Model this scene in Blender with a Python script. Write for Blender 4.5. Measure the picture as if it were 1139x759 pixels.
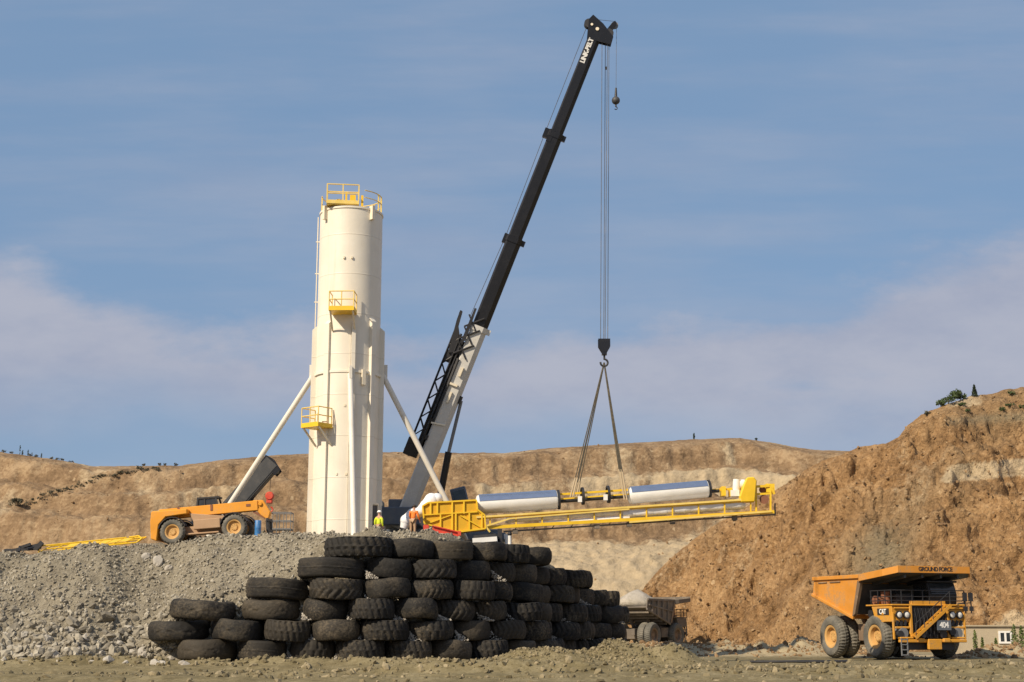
import bpy, math, random
import numpy as np
from mathutils import Vector, Matrix
R = math.radians
rnd = random.Random(7)
for o in list(bpy.data.objects): bpy.data.objects.remove(o)
sc = bpy.context.scene
COL = sc.collection

# ------------------------------------------------------------------ camera
F, CX, CY, PITCH, CZ = 1565.0, 569.5, 379.5, math.atan(324.5/1565.0), 1.7
cam = bpy.data.cameras.new('camera'); co = bpy.data.objects.new('camera', cam); COL.objects.link(co)
co.location = (0, 0, CZ); co.rotation_euler = (math.pi/2+PITCH, 0, 0)
cam.sensor_width = 36; cam.lens = 36*F/1139; cam.clip_end = 6000; cam.clip_start = .1
sc.camera = co
SP, CP = math.sin(PITCH), math.cos(PITCH)
def P(x, y, Y):
    a = CY-y; d = F*CP-a*SP
    return Vector(((x-CX)*Y/d, Y, CZ+(F*SP+a*CP)*Y/d))
def E(y):
    a = CY-y
    return (F*SP+a*CP)/(F*CP-a*SP)

# ------------------------------------------------------------------ light
SUN_AZ, SUN_EL = R(44), R(38)       # behind the camera, to the left
wd = bpy.data.worlds.new('World'); sc.world = wd; wd.use_nodes = True
nt = wd.node_tree; nt.nodes.clear()
def N(nt, t, **k):
    n = nt.nodes.new(t)
    for a, b in k.items(): setattr(n, a, b)
    return n
def math_(nt, op, a, b=None, c=None, clamp=False):
    n = N(nt, 'ShaderNodeMath', operation=op); n.use_clamp = clamp
    for i, v in enumerate((a, b, c)):
        if v is None: continue
        if isinstance(v, (int, float)): n.inputs[i].default_value = v
        else: nt.links.new(v, n.inputs[i])
    return n.outputs[0]
def mix(nt, fac, a, b, mode='MIX'):
    n = N(nt, 'ShaderNodeMix', data_type='RGBA', blend_type=mode)
    for i, v in ((0, fac), (6, a), (7, b)):
        if isinstance(v, (int, float)): n.inputs[i].default_value = v
        elif isinstance(v, (tuple, list)): n.inputs[i].default_value = (*v[:3], 1)
        else: nt.links.new(v, n.inputs[i])
    return n.outputs[2]
def smooth(nt, v, lo, hi):
    n = N(nt, 'ShaderNodeMapRange', interpolation_type='SMOOTHSTEP')
    nt.links.new(v, n.inputs[0]); n.inputs[1].default_value = lo; n.inputs[2].default_value = hi
    return n.outputs[0]
sky = N(nt, 'ShaderNodeTexSky', sky_type='NISHITA'); sky.sun_disc = False
sky.sun_elevation = SUN_EL; sky.sun_rotation = math.pi+SUN_AZ
sky.air_density = 1.0; sky.dust_density = 0.6; sky.ozone_density = 2.0
tc = N(nt, 'ShaderNodeTexCoord'); sx = N(nt, 'ShaderNodeSeparateXYZ'); nt.links.new(tc.outputs['Generated'], sx.inputs[0])
yy = math_(nt, 'MAXIMUM', sx.outputs[1], .08)
az = math_(nt, 'DIVIDE', sx.outputs[0], yy); el = math_(nt, 'DIVIDE', sx.outputs[2], yy)
cv = N(nt, 'ShaderNodeCombineXYZ'); nt.links.new(az, cv.inputs[0]); nt.links.new(math_(nt, 'MULTIPLY', el, 2.2), cv.inputs[1])
def wn(scale, detail, rough=.55, off=0):
    n = N(nt, 'ShaderNodeTexNoise'); n.inputs['Scale'].default_value = scale; n.inputs['Detail'].default_value = detail
    n.inputs['Roughness'].default_value = rough
    m = N(nt, 'ShaderNodeVectorMath', operation='ADD'); nt.links.new(cv.outputs[0], m.inputs[0]); m.inputs[1].default_value = (off, off*.7, off*.3)
    nt.links.new(m.outputs[0], n.inputs['Vector']); return n.outputs[0]
n1 = wn(5.0, 9, .6, 3.3); n2 = wn(1.9, 5, .55, 9.1); n3 = wn(9.0, 8, .62, 5.7)
cs = N(nt, 'ShaderNodeMapping'); nt.links.new(cv.outputs[0], cs.inputs[0]); cs.inputs['Scale'].default_value = (1.2, 4.2, 1); cs.inputs['Rotation'].default_value = (0, 0, R(-24))
n4 = N(nt, 'ShaderNodeTexNoise'); nt.links.new(cs.outputs[0], n4.inputs['Vector']); n4.inputs['Scale'].default_value = 2.6; n4.inputs['Detail'].default_value = 7; n4.inputs['Roughness'].default_value = .55; n4 = n4.outputs[0]
top = math_(nt, 'ADD', math_(nt, 'MULTIPLY', math_(nt, 'MULTIPLY', az, az), .44), .224)
top = math_(nt, 'ADD', top, math_(nt, 'MULTIPLY', az, .04))
top = math_(nt, 'ADD', top, math_(nt, 'MULTIPLY', math_(nt, 'SUBTRACT', n1, .5), .15))
dlt = math_(nt, 'SUBTRACT', top, el)                     # >0 below the cloud's top edge
c_up = smooth(nt, dlt, -.008, .038)
low = math_(nt, 'ADD', el, math_(nt, 'MULTIPLY', math_(nt, 'SUBTRACT', n2, .5), .16))
low = math_(nt, 'SUBTRACT', low, math_(nt, 'MULTIPLY', math_(nt, 'ABSOLUTE', az), .04))
c_lo = smooth(nt, low, .105, .18)
cl = math_(nt, 'MULTIPLY', math_(nt, 'MULTIPLY', c_up, c_lo), smooth(nt, math_(nt, 'ADD', math_(nt, 'MULTIPLY', n4, .65), math_(nt, 'MULTIPLY', n3, .35)), .14, .44))
thin = math_(nt, 'MULTIPLY', smooth(nt, math_(nt, 'ADD', math_(nt, 'MULTIPLY', n4, .5), math_(nt, 'MULTIPLY', n2, .5)), .42, .68), .38)
hz = math_(nt, 'MULTIPLY', math_(nt, 'SUBTRACT', 1.0, smooth(nt, el, .0, .30)), .24)
cl = math_(nt, 'MAXIMUM', math_(nt, 'MULTIPLY', cl, .88), math_(nt, 'MAXIMUM', thin, hz))
skyc = mix(nt, .80, sky.outputs[0], (1.80, 2.86, 4.45))
clc = mix(nt, smooth(nt, math_(nt, 'ADD', math_(nt, 'MULTIPLY', n1, .5), math_(nt, 'MULTIPLY', n3, .5)), .35, .62), (3.15, 3.4, 4.35), (3.95, 4.05, 4.75))
full = mix(nt, cl, skyc, clc)
bg = N(nt, 'ShaderNodeBackground'); bg.inputs[1].default_value = .10
nt.links.new(full, bg.inputs[0]); wo = N(nt, 'ShaderNodeOutputWorld'); nt.links.new(bg.outputs[0], wo.inputs[0])
sl = bpy.data.lights.new('sun', 'SUN'); sl.energy = 4.6; sl.angle = R(.5); sl.color = (1, .86, .66)
so = bpy.data.objects.new('sun', sl); COL.objects.link(so)
sd = Vector((math.sin(SUN_AZ)*math.cos(SUN_EL), math.cos(SUN_AZ)*math.cos(SUN_EL), -math.sin(SUN_EL)))
so.rotation_euler = sd.to_track_quat('-Z', 'Y').to_euler(); so.location = (-60, -60, 80)
sc.view_settings.view_transform = 'Standard'; sc.view_settings.look = 'None'
sc.view_settings.exposure = 0.22; sc.view_settings.gamma = 1

# ------------------------------------------------------------------ numpy noise
def _h(ix, iy, seed):
    n = (ix.astype(np.int64)*374761393 + iy.astype(np.int64)*668265263 + seed*1274126177) & 0xffffffff
    n = ((n ^ (n >> 13))*1274126177) & 0xffffffff
    return ((n ^ (n >> 16)) & 0xffff)/65535.0
def vn(x, y, seed=0):
    x = np.asarray(x, float); y = np.asarray(y, float)
    ix = np.floor(x); iy = np.floor(y); fx = x-ix; fy = y-iy
    fx = fx*fx*(3-2*fx); fy = fy*fy*(3-2*fy)
    a = _h(ix, iy, seed); b = _h(ix+1, iy, seed); c = _h(ix, iy+1, seed); d = _h(ix+1, iy+1, seed)
    return (a*(1-fx)+b*fx)*(1-fy)+(c*(1-fx)+d*fx)*fy-.5
def fbm(x, y, o=4, seed=0, gain=.5):
    s = 0; a = 1; f = 1
    for i in range(o):
        s = s+a*vn(np.asarray(x)*f, np.asarray(y)*f, seed+i*17); a *= gain; f *= 2.03
    return s
def sstep(x, a, b):
    t = np.clip((np.asarray(x, float)-a)/(b-a), 0, 1); return t*t*(3-2*t)

# ------------------------------------------------------------------ materials
def ramp(nt, fac, stops):
    r = N(nt, 'ShaderNodeValToRGB'); e = r.color_ramp.elements
    while len(e) < len(stops): e.new(.5)
    for i, (p, c) in enumerate(stops): e[i].position = p; e[i].color = (*c, 1)
    nt.links.new(fac, r.inputs[0]); return r.outputs[0]
def new_mat(name):
    m = bpy.data.materials.new(name); m.use_nodes = True; nt = m.node_tree
    return m, nt, nt.nodes['Principled BSDF']
def noise(nt, vec, scale, detail=5, rough=.55, dist=0):
    n = N(nt, 'ShaderNodeTexNoise'); n.inputs['Scale'].default_value = scale; n.inputs['Detail'].default_value = detail
    n.inputs['Roughness'].default_value = rough; n.inputs['Distortion'].default_value = dist
    nt.links.new(vec, n.inputs['Vector']); return n.outputs[0]
def bumpn(nt, b, h, strength, dist):
    n = N(nt, 'ShaderNodeBump'); n.inputs['Strength'].default_value = strength; n.inputs['Distance'].default_value = dist
    nt.links.new(h, n.inputs['Height']); nt.links.new(n.outputs[0], b.inputs['Normal'])
def objco(nt, rand=True):
    t = N(nt, 'ShaderNodeTexCoord')
    if not rand: return t.outputs['Object']
    oi = N(nt, 'ShaderNodeObjectInfo'); m = N(nt, 'ShaderNodeVectorMath', operation='ADD')
    mm = math_(nt, 'MULTIPLY', oi.outputs['Random'], 37.0)
    nt.links.new(t.outputs['Object'], m.inputs[0]); nt.links.new(mm, m.inputs[1]); return m.outputs[0]
def paint(name, c, rough=.5, metal=0, wear=(.32, .24, .15), amt=.35, scale=1.4, bump=.15, spread=.12):
    """painted / dusty surface: base colour with tone drift, blotches of dust and fine grime"""
    m, nt, b = new_mat(name); v = objco(nt)
    n1 = noise(nt, v, scale, 6); n2 = noise(nt, v, scale*9, 4)
    d = tuple(x*(1-spread) for x in c); l = tuple(min(1, x*(1+spread)) for x in c)
    col = ramp(nt, n1, [(.3, d), (.7, l)])
    k = math_(nt, 'MULTIPLY', smooth(nt, math_(nt, 'ADD', math_(nt, 'MULTIPLY', n1, .6), math_(nt, 'MULTIPLY', n2, .4)), .48, .66), amt)
    col = mix(nt, k, col, wear); nt.links.new(col, b.inputs['Base Color'])
    b.inputs['Roughness'].default_value = rough; b.inputs['Metallic'].default_value = metal
    nt.links.new(math_(nt, 'ADD', math_(nt, 'MULTIPLY', n2, .25), rough-.1, clamp=True), b.inputs['Roughness'])
    if bump: bumpn(nt, b, n2, bump, .02)
    return m
M = {}
M['cream'] = paint('cream_paint', (.80, .71, .55), .42, wear=(.60, .50, .36), amt=.28, scale=.5, bump=.03, spread=.05)
m, nt, b = new_mat('silo_paint'); v = objco(nt, False)           # cream paint, weld seams, rust runs and dust streaks
mp = N(nt, 'ShaderNodeMapping'); mp.inputs['Scale'].default_value = (1, 1, .05); nt.links.new(v, mp.inputs[0])
n1 = noise(nt, mp.outputs[0], 3.2, 6, .65); n2 = noise(nt, v, .6, 5); n3 = noise(nt, v, 9, 4)
sz_ = N(nt, 'ShaderNodeSeparateXYZ'); nt.links.new(v, sz_.inputs[0])
fr_ = math_(nt, 'FRACT', math_(nt, 'DIVIDE', sz_.outputs[2], 2.43)); seam = math_(nt, 'SUBTRACT', 1.0, smooth(nt, math_(nt, 'ABSOLUTE', math_(nt, 'SUBTRACT', fr_, .5)), .004, .02))
col = ramp(nt, n2, [(.3, (.73, .67, .56)), (.7, (.80, .745, .635))])
col = mix(nt, math_(nt, 'MULTIPLY', smooth(nt, n1, .56, .78), .38), col, (.52, .42, .29))
col = mix(nt, math_(nt, 'MULTIPLY', seam, .22), col, (.45, .38, .28))
nt.links.new(col, b.inputs['Base Color']); b.inputs['Roughness'].default_value = .5
bumpn(nt, b, math_(nt, 'ADD', math_(nt, 'MULTIPLY', n2, .8), math_(nt, 'ADD', math_(nt, 'MULTIPLY', seam, .35), math_(nt, 'MULTIPLY', n3, .03))), .25, .12); M['silo'] = m
M['offwhite'] = paint('off_white_paint', (.70, .66, .58), .45, wear=(.5, .44, .36), amt=.3, scale=.9, bump=.03)
M['yellow'] = paint('safety_yellow', (.82, .52, .02), .42, wear=(.55, .36, .08), amt=.25)
M['paleyellow'] = paint('faded_yellow', (.80, .58, .14), .45, wear=(.7, .6, .4), amt=.3)
M['orange'] = paint('machine_orange', (.72, .30, .018), .45, wear=(.42, .26, .12), amt=.35, scale=.8)
M['truckyellow'] = paint('truck_yellow', (.62, .29, .025), .55, wear=(.33, .22, .11), amt=.7, scale=1.3)
M['bodyorange'] = paint('tray_orange', (.62, .255, .03), .6, wear=(.36, .24, .13), amt=.7, scale=.9)
M['dustgrey'] = paint('dusty_grey_paint', (.14, .115, .09), .7, wear=(.3, .24, .17), amt=.6, scale=.8)
M['dustbrown'] = paint('dusty_brown_steel', (.20, .135, .085), .7, wear=(.36, .27, .18), amt=.6)
M['boomgrey'] = paint('boom_light_grey', (.60, .585, .55), .45, wear=(.38, .34, .28), amt=.35)
M['black'] = paint('black_paint', (.009, .009, .012), .35, wear=(.03, .028, .026), amt=.2)
M['blacksteel'] = paint('black_steel', (.02, .02, .024), .55, wear=(.07, .06, .05), amt=.4)
M['grey'] = paint('grey_steel', (.17, .18, .19), .5, wear=(.28, .24, .2), amt=.4)
M['slate'] = paint('slate_paint', (.10, .12, .15), .5, wear=(.2, .18, .16), amt=.3)
M['wire'] = paint('wire_rope', (.10, .105, .12), .5, metal=.4, bump=0)
M['sling'] = paint('sling_webbing', (.085, .075, .055), .9, bump=.2, scale=6)
M['slingpale'] = paint('pale_sling_sleeve', (.48, .38, .25), .9, bump=.2, scale=6)
M['red'] = paint('red_paint', (.62, .06, .03), .45, amt=.3)
M['rust'] = paint('rust_brown', (.22, .09, .05), .8, wear=(.1, .06, .04), amt=.4)
M['whitewrap'] = paint('white_plastic_wrap', (.82, .82, .84), .35, wear=(.6, .6, .63), amt=.3, scale=5, bump=.6)
M['whitepaint'] = paint('white_paint', (.78, .77, .74), .4, wear=(.5, .45, .38), amt=.2)
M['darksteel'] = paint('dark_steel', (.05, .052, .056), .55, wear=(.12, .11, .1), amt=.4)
M['bluepaint'] = paint('blue_paint', (.03, .17, .42), .45)
M['concrete'] = paint('block_wall', (.44, .37, .26), .85, wear=(.3, .25, .18), amt=.5, scale=1.2, bump=.4)
M['skin'] = paint('skin', (.5, .28, .19), .6, amt=0, bump=0)
M['hivis'] = paint('hi_vis_yellow', (.62, .72, .03), .7, amt=.1)
M['hiorange'] = paint('hi_vis_orange', (.85, .20, .02), .7, amt=.1)
M['denim'] = paint('work_trousers', (.10, .09, .09), .85, amt=.3)
M['tanpants'] = paint('tan_work_trousers', (.42, .27, .16), .85, amt=.3)
M['hatwhite'] = paint('white_hard_hat', (.8, .8, .78), .3, amt=0, bump=0)
M['hair'] = paint('dark_hair', (.03, .02, .015), .7, amt=0)
m, nt, b = new_mat('polished_cladding')                      # bright aluminium jacket
v = objco(nt); n_ = noise(nt, v, 3, 4); nt.links.new(ramp(nt, n_, [(.3, (.50, .52, .60)), (.7, (.58, .60, .68))]), b.inputs['Base Color'])
b.inputs['Metallic'].default_value = .9; b.inputs['Roughness'].default_value = .22; bumpn(nt, b, noise(nt, v, 2.5, 2), .12, .05); M['clad'] = m
m, nt, b = new_mat('dark_glass'); b.inputs['Base Color'].default_value = (.015, .02, .025, 1); b.inputs['Roughness'].default_value = .08; M['glass'] = m
nt.links.new(ramp(nt, noise(nt, objco(nt), 2, 3), [(.3, (.012, .016, .02)), (.7, (.04, .045, .05))]), b.inputs['Base Color'])
m, nt, b = new_mat('lamp_glass'); nt.links.new(ramp(nt, noise(nt, objco(nt), 20, 2), [(.3, (.55, .55, .52)), (.7, (.8, .8, .76))]), b.inputs['Base Color'])
b.inputs['Roughness'].default_value = .15; M['lamp'] = m
def rubber(name, c, dust, amt):
    m, nt, b = new_mat(name); v = objco(nt)
    n1 = noise(nt, v, 1.1, 6, .6); n2 = noise(nt, v, 12, 5, .6)
    col = ramp(nt, n1, [(.3, tuple(x*.75 for x in c)), (.7, tuple(x*1.3 for x in c))])
    k = math_(nt, 'MULTIPLY', smooth(nt, math_(nt, 'ADD', math_(nt, 'MULTIPLY', n1, .55), math_(nt, 'MULTIPLY', n2, .45)), .45, .68), amt)
    oi = N(nt, 'ShaderNodeObjectInfo'); k = math_(nt, 'MULTIPLY', k, math_(nt, 'ADD', math_(nt, 'MULTIPLY', oi.outputs['Random'], 1.2), .4))
    col = mix(nt, math_(nt, 'MULTIPLY', math_(nt, 'POWER', math_(nt, 'FRACT', math_(nt, 'MULTIPLY', oi.outputs['Random'], 7.3)), 3.0), .32), col, tuple(x*.75 for x in dust))
    nt.links.new(mix(nt, k, col, dust), b.inputs['Base Color']); b.inputs['Roughness'].default_value = .75
    b.inputs['Specular IOR Level'].default_value = .3
    bumpn(nt, b, n2, .5, .03); return m
M['rubber'] = rubber('weathered_rubber', (.017, .016, .015), (.15, .12, .08), .55)
M['rubberdusty'] = rubber('dusty_tyre_rubber', (.12, .115, .10), (.27, .24, .19), .7)
M['rimtan'] = paint('dusty_tan_rim', (.56, .33, .11), .7, wear=(.38, .26, .14), amt=.6, scale=3)
# expanded-metal guard: opaque yellow with fine mesh bump
m, nt, b = new_mat('yellow_guard_mesh'); v = objco(nt, False)
w1 = N(nt, 'ShaderNodeTexWave'); w1.inputs['Scale'].default_value = 5; nt.links.new(v, w1.inputs['Vector']); w1.inputs['Distortion'].default_value = .6
w2 = N(nt, 'ShaderNodeTexWave', bands_direction='Z'); w2.inputs['Scale'].default_value = 5; nt.links.new(v, w2.inputs['Vector'])
g = math_(nt, 'MULTIPLY', w1.outputs[1], w2.outputs[1])
nt.links.new(ramp(nt, math_(nt, 'ADD', math_(nt, 'MULTIPLY', g, .5), math_(nt, 'MULTIPLY', noise(nt, v, 2.2, 4), .5)), [(.2, (.62, .34, .008)), (.7, (.78, .47, .015))]), b.inputs['Base Color'])
b.inputs['Roughness'].default_value = .6; bumpn(nt, b, g, .6, .02); M['mesh'] = m
def leafmat(name, a, c):
    m, nt, b = new_mat(name); nt.links.new(ramp(nt, noise(nt, objco(nt), 1.6, 3), [(.3, a), (.7, c)]), b.inputs['Base Color']); b.inputs['Roughness'].default_value = .7
    return m
M['leaf'] = leafmat('shrub_leaves', (.035, .06, .018), (.085, .12, .035))
M['conifer'] = leafmat('conifer_needles', (.014, .028, .014), (.04, .06, .025))
M['scrub'] = leafmat('dry_scrub', (.05, .048, .03), (.11, .10, .055))
M['poplar'] = leafmat('sapling_leaves', (.06, .10, .02), (.14, .17, .04))
M['bark'] = paint('bark', (.12, .085, .055), .9)

# rocks: per-rock random value in attribute 'rv'
def rockmat(name, stops, sc_=6):
    m, nt, b = new_mat(name); a = N(nt, 'ShaderNodeAttribute', attribute_name='rv')
    v = objco(nt, False); n = noise(nt, v, sc_, 5, .6)
    f = math_(nt, 'ADD', math_(nt, 'MULTIPLY', a.outputs['Fac'], .75), math_(nt, 'MULTIPLY', n, .25))
    nt.links.new(ramp(nt, f, stops), b.inputs['Base Color']); b.inputs['Roughness'].default_value = .9
    bumpn(nt, b, n, .5, .04); return m
M['rock'] = rockmat('crushed_rock', [(.05, (.09, .08, .062)), (.4, (.25, .222, .172)), (.72, (.385, .348, .275)), (1, (.56, .52, .44))])
M['rockpale'] = rockmat('pale_gravel', [(.05, (.26, .23, .19)), (.5, (.42, .38, .32)), (1, (.58, .54, .47))])
M['hillrock'] = rockmat('hillside_rock', [(.05, (.12, .07, .035)), (.5, (.25, .155, .075)), (.85, (.34, .24, .135)), (1, (.52, .43, .31))], 3)
M['clod'] = rockmat('dirt_clods', [(.05, (.09, .075, .04)), (.5, (.19, .155, .085)), (1, (.40, .33, .21))])
M['boulder'] = paint('boulder_stone', (.40, .37, .32), .9, wear=(.26, .22, .17), amt=.7, scale=2.5, bump=.6)

def terrain_mat(name, dark, mid, light, pale, scale, bump_s=.6, bd=.25, spk=.5, aniso=(1, .16, .22)):
    """rubble slope: mottled tones, streaks down the slope, attribute 'pale' for the lighter rock beds"""
    m, nt, b = new_mat(name); v = objco(nt, False)
    n1 = noise(nt, v, scale, 8, .62); n2 = noise(nt, v, scale*7, 6, .7)
    mp = N(nt, 'ShaderNodeMapping'); mp.inputs['Scale'].default_value = aniso; mp.inputs['Rotation'].default_value = (0, R(18), R(8)); nt.links.new(v, mp.inputs[0])
    n3 = noise(nt, mp.outputs[0], scale*4.5, 5, .6)
    vo = N(nt, 'ShaderNodeTexVoronoi'); vo.inputs['Scale'].default_value = scale*14; nt.links.new(v, vo.inputs['Vector'])
    n4 = noise(nt, v, scale*22, 5, .7)
    f = math_(nt, 'ADD', math_(nt, 'MULTIPLY', n1, .38), math_(nt, 'ADD', math_(nt, 'MULTIPLY', n2, .24), math_(nt, 'ADD', math_(nt, 'MULTIPLY', n3, .22), math_(nt, 'ADD', math_(nt, 'MULTIPLY', n4, .16), math_(nt, 'MULTIPLY', math_(nt, 'SUBTRACT', vo.outputs['Color'], .5), .10)))))
    col = ramp(nt, f, [(.39, dark), (.5, mid), (.60, light)])
    at = N(nt, 'ShaderNodeAttribute', attribute_name='pale')
    pf = math_(nt, 'MULTIPLY', smooth(nt, math_(nt, 'ADD', at.outputs['Fac'], math_(nt, 'MULTIPLY', math_(nt, 'SUBTRACT', n2, .5), .9)), .25, .75), .85)
    pc = ramp(nt, n2, [(.35, tuple(x*.78 for x in pale)), (.65, pale)])
    col = mix(nt, pf, col, pc)
    ag = N(nt, 'ShaderNodeAttribute', attribute_name='greyness')
    col = mix(nt, math_(nt, 'MULTIPLY', ag.outputs['Fac'], math_(nt, 'ADD', n1, .1)), col, (.21, .185, .125))
    sp = smooth(nt, vo.outputs['Color'], .93, .97)        # scattered lighter stones
    col = mix(nt, math_(nt, 'MULTIPLY', sp, spk), col, tuple(min(1, x*1.3) for x in pale))
    nt.links.new(col, b.inputs['Base Color']); b.inputs['Roughness'].default_value = .95; b.inputs['Specular IOR Level'].default_value = .2
    h = math_(nt, 'ADD', math_(nt, 'MULTIPLY', n2, .6), math_(nt, 'ADD', math_(nt, 'MULTIPLY', n3, .5), math_(nt, 'MULTIPLY', n4, .35)))
    v1 = N(nt, 'ShaderNodeTexVoronoi'); v1.inputs['Scale'].default_value = scale*9; v2 = N(nt, 'ShaderNodeTexVoronoi'); v2.inputs['Scale'].default_value = scale*26
    wv = N(nt, 'ShaderNodeVectorMath', operation='ADD'); nt.links.new(v, wv.inputs[0]); nt.links.new(math_(nt, 'MULTIPLY', n2, 1.2/max(scale*7, .5)), wv.inputs[1])
    nt.links.new(wv.outputs[0], v1.inputs['Vector']); nt.links.new(wv.outputs[0], v2.inputs['Vector'])
    h = math_(nt, 'ADD', h, math_(nt, 'ADD', math_(nt, 'MULTIPLY', v1.outputs['Distance'], .45), math_(nt, 'MULTIPLY', v2.outputs['Distance'], .22)))
    bumpn(nt, b, h, bump_s, bd); return m
M['hillR'] = terrain_mat('brown_rubble_slope', (.155, .088, .039), (.31, .183, .084), (.455, .29, .145), (.58, .46, .30), .20, .85, .6, spk=.35)
M['hillF'] = terrain_mat('tan_pit_slope', (.145, .094, .053), (.245, .163, .092), (.365, .262, .157), (.50, .40, .26), .14, .7, .4, spk=.3, aniso=(.22, .5, 1.1))
M['bank'] = terrain_mat('gravel_fill', (.165, .143, .105), (.265, .232, .172), (.35, .312, .235), (.43, .388, .30), .9, .9, .12)
M['ground'] = terrain_mat('packed_dirt', (.125, .102, .052), (.195, .160, .086), (.265, .222, .130), (.43, .35, .22), .35, .7, .08)
M['loadrock'] = terrain_mat('hauled_gravel', (.30, .27, .22), (.37, .33, .27), (.44, .4, .34), (.5, .45, .38), .6, .6, .1)

# ------------------------------------------------------------------ mesh builder
FR = {}
class MB:
    def __init__(s): s.v = []; s.f = []
    def add(s, vs, fs):
        o = len(s.v); s.v += [Vector(v) for v in vs]; s.f += [tuple(i+o for i in f) for f in fs]; return s
    def box(s, c, d, rot=None):
        c = Vector(c); vs = []
        for z in (-1, 1):
            for x, y in ((-1, -1), (1, -1), (1, 1), (-1, 1)):
                q = Vector((x*d[0]/2, y*d[1]/2, z*d[2]/2)); vs.append(c+(rot@q if rot else q))
        return s.add(vs, [(3, 2, 1, 0), (4, 5, 6, 7), (0, 1, 5, 4), (1, 2, 6, 5), (2, 3, 7, 6), (3, 0, 4, 7)])
    def beam(s, p, q, w, h=None, up=(0, 0, 1)):
        p = Vector(p); q = Vector(q); h = h or w; d = (q-p)
        L = d.length; d.normalize(); u = Vector(up)
        if abs(d.dot(u)) > .98: u = Vector((0, 1, 0))
        sd_ = d.cross(u).normalized(); u = sd_.cross(d)
        return s.box((p+q)/2, (L, w, h), Matrix((d, sd_, u)).transposed())
    def tube(s, p, q, r, n=8, r2=None):
        p = Vector(p); q = Vector(q); r2 = r if r2 is None else r2; d = (q-p).normalized()
        a = d.orthogonal().normalized(); b_ = d.cross(a); vs = []
        for (c, rr) in ((p, r), (q, r2)):
            for i in range(n):
                t = 2*math.pi*i/n; vs.append(c+(a*math.cos(t)+b_*math.sin(t))*rr)
        return s.add(vs, [(i, (i+1) % n, n+(i+1) % n, n+i) for i in range(n)]+[tuple(range(n-1, -1, -1)), tuple(range(n, 2*n))])
    def path(s, pts, r, n=6):
        for a, b_ in zip(pts[:-1], pts[1:]): s.tube(a, b_, r, n)
        return s
    def lathe(s, prof, n=24, o=(0, 0, 0), axis=None, close=False):
        o = Vector(o); m = len(prof); vs = []
        for i in range(n):
            t = 2*math.pi*i/n
            for r, z in prof:
                q = Vector((r*math.cos(t), r*math.sin(t), z)); vs.append(o+(axis@q if axis else q))
        fs = []
        for i in range(n):
            j = (i+1) % n
            for k in range(m-1 if not close else m):
                k2 = (k+1) % m; fs.append((i*m+k, j*m+k, j*m+k2, i*m+k2))
        s.add(vs, fs)
        if not close:
            b0 = len(s.v)-n*m
            if prof[0][0] > 1e-4: s.f.append(tuple(b0+i*m for i in range(n-1, -1, -1)))
            if prof[-1][0] > 1e-4: s.f.append(tuple(b0+i*m+m-1 for i in range(n)))
        return s
    def prism(s, pts, off):
        """polygon pts (3D, planar) extruded by vector off"""
        n = len(pts); off = Vector(off); vs = [Vector(p) for p in pts]; vs += [p+off for p in vs]
        return s.add(vs, [tuple(range(n-1, -1, -1)), tuple(range(n, 2*n))]+[(i, (i+1) % n, n+(i+1) % n, n+i) for i in range(n)])
    def ball(s, c, r, n=12, k=8, sq=(1, 1, 1)):
        prof = [(max(1e-5, r*math.sin(math.pi*i/k)), -r*math.cos(math.pi*i/k)) for i in range(k+1)]
        return s.lathe(prof, n, c, Matrix.Diagonal(Vector(sq)))
    def build(s, name, mat, parent=None, world=True, smooth=False, bevel=0):
        me = bpy.data.meshes.new(name); vs = s.v
        fr = FR.get(parent.name) if parent else None
        if fr and world:
            inv = fr.inverted(); vs = [inv@v for v in vs]
        me.from_pydata([tuple(v) for v in vs], [], s.f); 
        import bmesh
        bm = bmesh.new(); bm.from_mesh(me); bmesh.ops.recalc_face_normals(bm, faces=bm.faces)
        if smooth:
            for f in bm.faces: f.smooth = True
            for e in bm.edges:
                if len(e.link_faces) == 2 and e.calc_face_angle(0) > R(38): e.smooth = False
        bm.to_mesh(me); bm.free()
        me.materials.append(mat if not isinstance(mat, str) else M[mat])
        o = bpy.data.objects.new(name, me); COL.objects.link(o)
        if parent: o.parent = parent; FR[o.name] = fr
        if bevel:
            md = o.modifiers.new('bevel', 'BEVEL'); md.width = bevel; md.segments = 1; md.limit_method = 'ANGLE'; md.angle_limit = R(50)
        return o
def tag(o, label, cat, group=None, kind=None):
    if label: o['label'] = label
    if cat: o['category'] = cat
    if group: o['group'] = group
    if kind: o['kind'] = kind
    return o
def thing(name, label, cat, loc=(0, 0, 0), rot=(0, 0, 0), group=None):
    o = bpy.data.objects.new(name, None); COL.objects.link(o); o.empty_display_size = .3
    o.location = loc; o.rotation_euler = rot
    from mathutils import Euler
    FR[o.name] = Matrix.Translation(Vector(loc)) @ Euler(rot).to_matrix().to_4x4()
    return tag(o, label, cat, group)
def raw_mesh(name, V, Fq, mat, attrs=None, smooth=True):
    """numpy mesh: V (n,3), Fq (m,k)"""
    me = bpy.data.meshes.new(name); k = Fq.shape[1]
    me.vertices.add(len(V)); me.vertices.foreach_set('co', np.asarray(V, np.float32).ravel())
    me.loops.add(Fq.size); me.loops.foreach_set('vertex_index', Fq.astype(np.int32).ravel())
    me.polygons.add(len(Fq)); me.polygons.foreach_set('loop_start', np.arange(0, Fq.size, k, dtype=np.int32))
    try: me.polygons.foreach_set('loop_total', np.full(len(Fq), k, np.int32))
    except Exception: pass
    me.update(calc_edges=True); me.validate()
    me.polygons.foreach_set('use_smooth', np.full(len(Fq), smooth))
    for nme, arr in (attrs or {}).items():
        a = me.attributes.new(nme, 'FLOAT', 'POINT'); a.data.foreach_set('value', np.asarray(arr, np.float32).ravel())
    me.materials.append(M[mat]); o = bpy.data.objects.new(name, me); COL.objects.link(o); return o
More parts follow.
